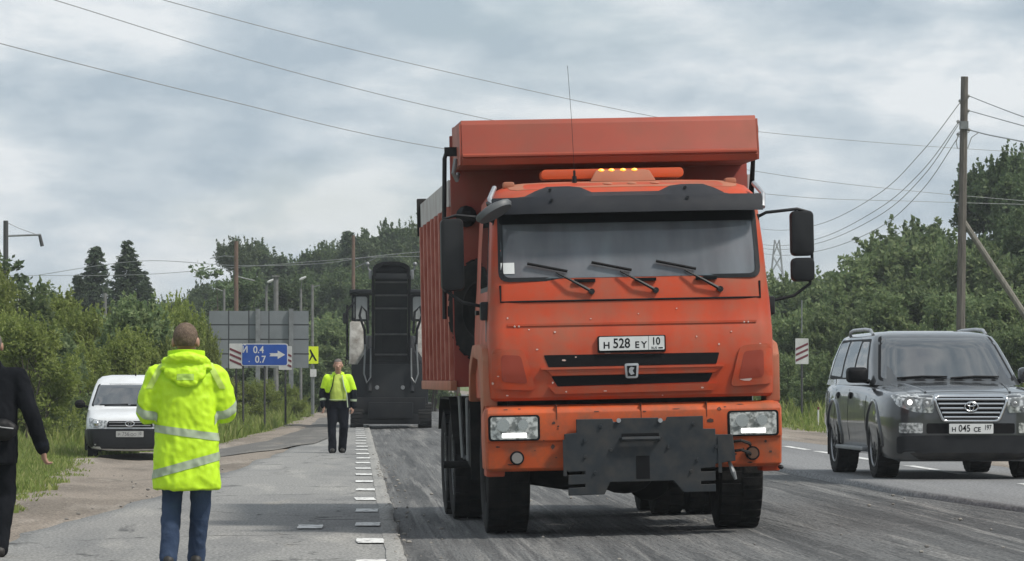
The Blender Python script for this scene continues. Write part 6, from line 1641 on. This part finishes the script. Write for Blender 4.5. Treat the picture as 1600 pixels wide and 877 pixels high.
grass('verge_grass', 46000, (-15, -1.2), (40, 150), lambda x, y: .09 + .16 * sm((interp(GRASS_L, y) - x) / 2.5) + .12 * max(0, noise.noise(Vector((x * .6, y * .25, 5)))), 4, okL, 'short green grass on the verge beside the dirt shoulder', .014)
grass('tall_grass', 22000, (-8, -1.4), (88, 170), lambda x, y: .42 + .3 * noise.noise(Vector((x * .6, y * .2, 8))), 5, lambda x, y: okL(x + .5, y), 'tall pale grass round the sign posts', .018)
grass('roadside_grass', 26000, (10.2, 24), (62, 135), lambda x, y: .16 + .42 * sm((x - 10.8) / 2.5) + .15 * noise.noise(Vector((x * .6, y * .25, 5))), 6, lambda x, y: x > interp(R_DIRT, y) + .3 * noise.noise(Vector((x, y * .5, 1))), 'tall green grass on the verge behind the dark grey car', .018)

# loose stones and crumbs of asphalt
rs = np.random.RandomState(9)
m = MB()
for k in range(330):
    if k < 110: y_ = rs.uniform(28, 70); x = rs.uniform(interp(GRASS_L, y_), interp(ASPH_L, y_) + .4); z = z_left(x, y_) - .02
    elif k < 200: y_ = rs.uniform(28, 75); x = .30 + abs(rs.normal(0, .15)); z = z_ground(x, y_)
    else: y_ = rs.uniform(27, 70); x = rs.uniform(.5, 5.8); z = z_milled(x)
    r = rs.uniform(.006, .022) if k < 200 else rs.uniform(.006, .02)
    m.ball((x, y_, z + r * .4), (r * rs.uniform(.7, 1.4), r * rs.uniform(.7, 1.4), r * .7), 5)
st_ = m.build('gravel', mat('crumbled_stone', (.3, .28, .25), .95, col2=(.15, .14, .13), scale=2), None, 0); kind(st_, 'stuff'); st_['label'] = 'loose stones and crumbs of asphalt on the shoulder'
# ------------------------------------------------------------------ signs
SIGN_BLUE = mat('sign_blue', (.012, .075, .36), .45, col2=(.01, .06, .30), scale=3)
SIGN_WHITE = mat('sign_white', (.62, .62, .61), .5, col2=(.52, .52, .51), scale=4)
SIGN_RED = mat('sign_dark_red', (.16, .03, .045), .5)
SIGN_YELLOW = mat('sign_yellow', (.72, .86, .015), .5, emit=None)
BACK_GREY = mat('sign_back_grey', (.165, .18, .19), .55, metal=.15, col2=(.2, .215, .225), scale=1.5)
POST_DARK = mat('dark_post', (.05, .05, .052), .7)
def plate(name, c, w, h, m_, parent, t=.012, r=.03, y=0):
    b = MB(); b.prism(rrect(c[0] - w / 2, c[0] + w / 2, c[1] - h / 2, c[1] + h / 2, r), 'y', y - t, y); return b.build(name, m_, parent)
def marker(label, px, py0, py1, w, d, pbot, stripes=3):
    """railway approach marker: white board with slanting dark red bars on a post"""
    a, b = P(px, py0, d), P(px, py1, d)
    x, z0, z1 = a.x, b.z, a.z
    zg = z_ground(x, d)
    t = thing('approach_marker', label, 'sign', (x, d, zg))
    plate('marker_board', (0, (z0 + z1) / 2 - zg), w, z1 - z0, SIGN_WHITE, t, .012, .02)
    h = z1 - z0
    for k in range(stripes):
        zc = (z0 + z1) / 2 - zg + h * (.20 - .22 * k)
        b = MB(); b.prism([(-w * .46, zc + h * .14), (w * .46, zc - h * .08), (w * .46, zc - h * .17), (-w * .46, zc + h * .05)], 'y', -.018, -.0125); b.build('marker_bar', SIGN_RED, t)
    b = MB(); b.tube([(0, .03, -.3), (0, .03, z1 - zg)], .03, 8); b.build('post', POST_DARK, t)
    return t
marker('white three-bar approach marker half hidden behind the blue sign by the willow bushes', 369, 537, 576, .38, 112.3, 680)
marker('white barred approach marker showing past the arrow end of the blue sign', 446, 541, 578, .38, 118, 620)
t = marker('white three-bar approach marker on a thin post in the grass behind the truck cab', 1253, 529, 569, .36, 112, 660)
for c in t.children:
    if c.name.startswith('marker_bar'): c.scale = (-1, 1, 1)
b = MB(); b.tube([(0, .03, 2.4), (0, .03, 3.3)], .018, 6); b.build('post_top', STEEL_GREY, t)
# blue direction board
d = 112.0
a, b2 = P(377, 537, d), P(450, 572, d)
zg = z_ground((a.x + b2.x) / 2, d)
bs = thing('direction_sign', 'blue direction sign with white figures and an arrow pointing right', 'sign', ((a.x + b2.x) / 2, d, zg))
w, h, zc = b2.x - a.x, a.z - b2.z, (a.z + b2.z) / 2 - zg
plate('sign_border', (0, zc), w, h, SIGN_WHITE, bs, .02, .06, 0)
plate('sign_face', (0, zc), w - .05, h - .05, SIGN_BLUE, bs, .005, .05, -.0205)
for s_, sz, fx, fz in (('Й', .25, -.42, .22), ('0.4', .27, -.13, .21), ('0.7', .27, -.09, -.22), ('.', .2, -.33, -.22)):
    lettering(s_, sz, (fx * w, -.0262, zc + fz * h), SIGN_WHITE, bs, .001, .9, bold=.004)
ar = [(.10, .07), (.28, .07), (.28, .19), (.44, 0), (.28, -.19), (.28, -.07), (.10, -.07), (.13, 0)]
b = MB(); b.prism([(p[0] * w, zc + p[1] * h) for p in ar], 'y', -.028, -.0258); b.build('arrow', SIGN_WHITE, bs)
for x in (-.5 * w + .05, .0):
    b = MB(); b.tube([(x, .035, -.4), (x, .035, zc + h * .5)], .028, 8); b.build('post', POST_DARK, bs)
# big sign seen from its back
d = 146.0
a, b2 = P(326, 485, d), P(483, 576, d)
zg = z_ground((a.x + b2.x) / 2, d)
cx = (a.x + b2.x) / 2
gs = thing('large_road_sign', 'large grey road sign seen from its panelled back', 'sign', (cx, d, zg))
W, Hh = b2.x - a.x, a.z - b2.z
cols, rows = 5, 4
for i in range(cols):
    for j in range(rows):
        w, h = W / cols, Hh / rows
        x0 = -W / 2 + i * w; z0 = b2.z - zg + j * h
        b = MB(); b.box(x0 + .018, x0 + w - .018, -.02, .02, z0 + .022, z0 + h - .022); b.build('back_panel', BACK_GREY, gs)
for i in range(1, cols):
    b = MB(); b.box(-W / 2 + i * W / cols - .02, -W / 2 + i * W / cols + .02, .005, .05, b2.z - zg, a.z - zg); b.build('vertical_rib', POST_DARK, gs)
for j in range(1, rows):
    b = MB(); b.box(-W / 2, W / 2, .0, .045, b2.z - zg + j * Hh / rows - .025, b2.z - zg + j * Hh / rows + .025); b.build('horizontal_rail', POST_DARK, gs)
for px in (403, 455):
    x = P(px, 500, d).x - cx
    b = MB(); b.box(x - .08, x + .08, -.16, -.03, -.4, a.z - zg + .05); b.build('post', STEEL_GREY, gs)
# yellow warning sign on its pole with a small white plate below
d = 150.0
c = P(489.5, 555, d); zg = z_ground(c.x, d)
ys_ = thing('warning_sign', 'small bright yellow warning sign with a black slanting figure', 'sign', (c.x, d, zg))
k = d / 6400
plate('sign_face', (0, c.z - zg), 16 * k, 27 * k, SIGN_YELLOW, ys_, .015, .02)
b = MB(); q = lambda u, v: (u * k, c.z - zg + v * k); b.prism([q(-6, 8), q(-4, 9), q(6, -9), q(3, -9), q(-1, -2), q(-5, -9), q(-7, -9), q(-3, 0)], 'y', -.02, -.0155); b.build('sign_figure', INK, ys_)
plate('lower_plate', (0, P(0, 583, d).z - zg), 10 * k, 12 * k, SIGN_WHITE, ys_, .015, .02)
b = MB(); b.tube([(0, .05, -.4), (0, .05, c.z - zg + 14 * k)], .04, 8); b.build('post', STEEL_GREY, ys_)

# ------------------------------------------------------------------ poles and masts
def pole(name, label, cat, px, ytop, d, r0, r1, m_, lean=0.0, zb=None, group=None, seg=9):
    tpt = P(px, ytop, d); zg = z_ground(tpt.x, d) if zb is None else zb
    t = thing(name, label, cat, (tpt.x - lean, d, zg), group=group)
    b = MB(); b.tube([(0, 0, -.5), (lean * .5, 0, (tpt.z - zg) * .5), (lean, 0, tpt.z - zg)], [r0, (r0 + r1) / 2, r1], seg); b.build('shaft', m_, t)
    return t, tpt.z - zg, lean
# wooden pole with strut on the right
DP = 105.
t, hp, ln = pole('utility_pole', 'tall weathered wooden utility pole with slanting strut behind the dark grey car', 'utility pole', 1507, 120, DP, .125, .095, WOOD_POLE, .14)
k = DP / 6400
zg = t.location.z
def loc_(px, py, dd=0): v = P(px, py, DP); return Vector((v.x - t.location.x, dd, v.z - zg))
b = MB(); s0 = loc_(1505, 345, .02); s1 = loc_(1640, 560, -.5); b.tube([s0, s1], [.075, .095], 9); b.build('strut', mat('pale_strut_wood', (.2, .185, .16), .9, col2=(.14, .13, .11), scale=6, stretch=(3, 3, .4)), t)
for px, py, s in ((1500, 158, -1), (1513, 150, 1), (1497, 190, -1), (1513, 173, 1), (1497, 210, -1), (1514, 203, 1)):
    a_ = loc_(px + 6 * -s, py + 4); e_ = loc_(px, py)
    b = MB(); b.tube([a_, Vector((e_.x, 0, a_.z)), e_], .012, 6); b.ball(e_, .045, 8); b.build('insulator', mat('porcelain', (.35, .34, .33), .3), t)
b = MB(); b.box(loc_(1500, 196).x, loc_(1512, 196).x, -.13, .13, loc_(0, 202).z, loc_(0, 190).z); b.build('clamp_band', STEEL_GREY, t)
b = MB(); b.tube([loc_(1512, 232), loc_(1518, 215), loc_(1528, 208)], .012, 5); b.tube([loc_(1499, 206), loc_(1494, 222), loc_(1496, 232), loc_(1502, 232)], .012, 5); b.build('jumper_cable', WIRE, t)

t, hp, ln = pole('rail_mast', 'dark rail mast with a side arm rising above the willow bushes', 'mast', 9, 345, 130, .10, .08, POST_DARK)
k = 130 / 6400; z = t.location.z
q = lambda px, py, dd=130: Vector((P(px, py, dd).x - t.location.x, 0, P(px, py, dd).z - z))
b = MB(); b.tube([q(9, 369), q(64, 367)], .035, 6); b.tube([q(9, 347), q(30, 357), q(58, 367)], .010, 5); b.build('side_arm', STEEL_GREY, t)
b = MB(); b.tube([q(62, 368), q(66, 385)], [.05, .06], 8); b.build('insulator', POST_DARK, t)
t, hp, ln = pole('rail_mast', 'tall brown rail mast with two slanting arms above the large grey sign', 'mast', 369, 377, 172, .10, .09, mat('rusty_mast', (.17, .105, .075), .8, col2=(.12, .08, .06), scale=3))
z = t.location.z
q = lambda px, py, dd=172: Vector((P(px, py, dd).x - t.location.x, 0, P(px, py, dd).z - z))
b = MB(); b.tube([q(369, 432), q(398, 439)], .03, 6); b.tube([q(352, 400), q(328, 404)], .02, 6); b.tube([q(369, 402), q(350, 400)], .02, 6); b.build('side_arm', STEEL_GREY, t)
t, hp, ln = pole('rail_mast', 'slim brown rail mast standing in front of the forest left of the milling machine', 'mast', 552, 368, 180, .09, .075, MATS['rusty_mast'])
z = t.location.z
q = lambda px, py, dd=180: Vector((P(px, py, dd).x - t.location.x, 0, P(px, py, dd).z - z))
b = MB(); b.tube([q(552, 405), q(590, 400)], .025, 6); b.tube([q(552, 420), q(588, 403)], .018, 6); b.build('side_arm', STEEL_GREY, t)
t, hp, ln = pole('concrete_post', 'thick pale concrete post standing up behind the large grey sign', 'post', 431, 433, 152, .10, .095, CONCRETE)
b = MB(); b.box(-.14, .14, -.14, .14, hp, hp + .06); b.build('cap', CONCRETE, t)
for px, yt, d, lx, ly, lab in ((416, 448, 158, 422, 440, 'slim lamp post with a white lamp head beside the thick concrete post'), (470, 452, 158, 472, 436, 'slim lamp post with a white lamp head beside the yellow sign pole')):
    t, hp, ln = pole('lamp_post', lab, 'lamp post', px, yt, d, .06, .05, CONCRETE)
    z = t.location.z
    e_ = Vector((P(lx, ly, d).x - t.location.x, -.2, P(lx, ly, d).z - z))
    b = MB(); b.tube([(0, 0, hp - .05), e_], .02, 6); b.build('lamp_arm', STEEL_GREY, t)
    b = MB(); b.tube([e_ - Vector((.10, 0, .04)), e_, e_ + Vector((.16, 0, .08))], [.03, .06, .03], 8); b.build('lamp_head', SIGN_WHITE, t)
t, hp, ln = pole('concrete_pole', 'slender grey concrete pole rising behind the yellow warning sign', 'pole', 488, 445, 156, .065, .05, CONCRETE)
b = MB(); b.tube([(0, 0, hp - .1), (.3, 0, hp - .02)], .02, 6); b.build('bracket', STEEL_GREY, t)
t, hp, ln = pole('concrete_pole', 'short grey pole standing in the leaves behind the large grey sign', 'pole', 350, 452, 160, .065, .05, CONCRETE)
b = MB(); b.tube([(0, 0, hp - .1), (-.3, 0, hp + .02)], .02, 6); b.build('bracket', STEEL_GREY, t)
t, hp, ln = pole('concrete_pole', 'stub of a grey pole showing between the spruces and willow bushes', 'pole', 164, 458, 140, .07, .06, CONCRETE)
b = MB(); b.tube([(-.1, 0, hp - .1), (.1, 0, hp - .1)], .03, 6); b.build('bracket', STEEL_GREY, t)
# lattice pylon far right
d = 620.
bse = P(1214, 592, d)
t = thing('lattice_pylon', 'distant grey lattice power pylon beside the truck mirror', 'pylon', (bse.x, d, 0))
topz = P(0, 375, d).z
wb, wt = 2.6, .35
def lz(f): return wb + (wt - wb) * f
for sx in (-1, 1):
    for sy in (-1, 1):
        b = MB(); b.tube([(sx * wb, sy * wb, -.5), (sx * wt, sy * wt, topz)], .09, 4); b.build('leg', STEEL_GREY, t)
for sy in (-1, 1):
    b = MB()
    for i in range(9):
        f0, f1 = i / 9, (i + 1) / 9
        b.tube([(-lz(f0), sy * lz(f0), f0 * topz), (lz(f1), sy * lz(f1), f1 * topz)], .05, 4)
        b.tube([(lz(f0), sy * lz(f0), f0 * topz), (-lz(f1), sy * lz(f1), f1 * topz)], .05, 4)
    kind(b.build('lattice_bracing', STEEL_GREY, t), 'stuff')
# white stake in the grass
c = P(1278, 652, 104); zg = z_ground(c.x, 104)
t = thing('marker_stake', 'short white stake standing in the grass near the approach marker', 'stake', (c.x, 104, zg - .05))
b = MB(); b.tube([(0, 0, -.1), (.01, 0, .45)], .025, 6); b.build('stake_shaft', SIGN_WHITE, t); b = MB(); b.tube([(.01, 0, .45), (.012, 0, .52)], .028, 6); b.build('stake_cap', SIGN_RED, t)

# ------------------------------------------------------------------ overhead wires
def wire(label, pts, r=.012, n=8, group=None):
    Q = [P(*p) for p in pts]
    out = []
    for i in range(len(Q) - 1):
        p0, p1, p2, p3 = Q[max(i - 1, 0)], Q[i], Q[i + 1], Q[min(i + 2, len(Q) - 1)]
        for k in range(n):
            t = k / n
            out.append(.5 * ((2 * p1) + (p2 - p0) * t + (2 * p0 - 5 * p1 + 4 * p2 - p3) * t * t + (3 * p1 - p0 - 3 * p2 + p3) * t ** 3))
    out.append(Q[-1])
    b = MB(); b.tube(out, r, 5)
    return tag(b.build('overhead_wire', WIRE, None), label, 'wire', group)
wire('overhead wire crossing highest over the truck body', [(-120, -115, 66), (255, 0, 80), (640, 99, 96), (1020, 182, 112), (1195, 207, 120), (1440, 228, 132), (1700, 244, 145)], .009)
wire('overhead wire running down to the middle of the truck body top', [(-120, -62, 66), (85, 0, 74), (430, 105, 88), (770, 188, 102), (1195, 270, 122), (1440, 300, 134), (1700, 322, 146)], .009)
wire('overhead wire running down to the crank rod of the truck body', [(-120, 32, 66), (0, 68, 70), (350, 156, 84), (690, 232, 98), (1195, 303, 120), (1440, 315, 132), (1700, 322, 146)], .009)
for lab, p in (('sagging wire from the wooden pole top down behind the truck mirror', [(1499, 162, 105), (1440, 238, 118), (1370, 305, 135), (1275, 352, 165), (1190, 358, 200), (1090, 335, 250)]),
               ('sagging wire from the wooden pole, second below its top', [(1497, 192, 105), (1440, 268, 118), (1370, 328, 135), (1275, 374, 165), (1190, 382, 200), (1090, 352, 250)]),
               ('sagging wire twisted with its neighbour below the wooden pole top', [(1497, 196, 105), (1442, 276, 118), (1372, 338, 135), (1275, 381, 165), (1190, 388, 200), (1090, 358, 250)]),
               ('lowest sagging wire from the wooden pole towards the truck mirror', [(1496, 216, 105), (1440, 298, 118), (1370, 358, 135), (1275, 393, 165), (1190, 396, 200), (1090, 366, 250)])):
    wire(lab, p, .011)
for lab, p in (('uppermost wire leaving the wooden pole to the roadside', [(1514, 150, 105), (1600, 183, 92), (1760, 235, 76)]),
               ('second wire leaving the wooden pole to the roadside', [(1514, 173, 105), (1600, 197, 92), (1760, 240, 76)]),
               ('thick lowest wire leaving the wooden pole to the roadside', [(1514, 203, 105), (1545, 211, 100), (1600, 222, 92), (1760, 258, 76)])):
    wire(lab, p, .016 if 'thick' in lab else .012)
wire('rail wire strung between the brown masts in front of the forest', [(60, 430, 200), (220, 408, 195), (369, 415, 185), (500, 412, 182), (590, 400, 180), (760, 385, 178)], .014)
wire('lower rail wire strung below the brown mast arms', [(-40, 430, 200), (200, 430, 195), (369, 418, 186), (500, 408, 182), (590, 402, 181), (760, 400, 178)], .012)
# ------------------------------------------------------------------ thin summer haze
hm = bpy.data.materials.new('haze_air'); hm.use_nodes = True
hn, hl = hm.node_tree.nodes, hm.node_tree.links
hn.clear()
ho = hn.new('ShaderNodeOutputMaterial'); hv = hn.new('ShaderNodeVolumePrincipled')
hv.inputs['Color'].default_value = (.86, .91, .95, 1); hv.inputs['Density'].default_value = 0.0004; hv.inputs['Anisotropy'].default_value = 0.2
hl.new(hv.outputs[0], ho.inputs['Volume'])
m = MB(); m.box(-3300, 3300, -1200, 4200, -6, 30)
hz = m.build('haze', hm, None, 0); kind(hz, 'stuff'); hz['label'] = 'thin pale haze over the road and trees'
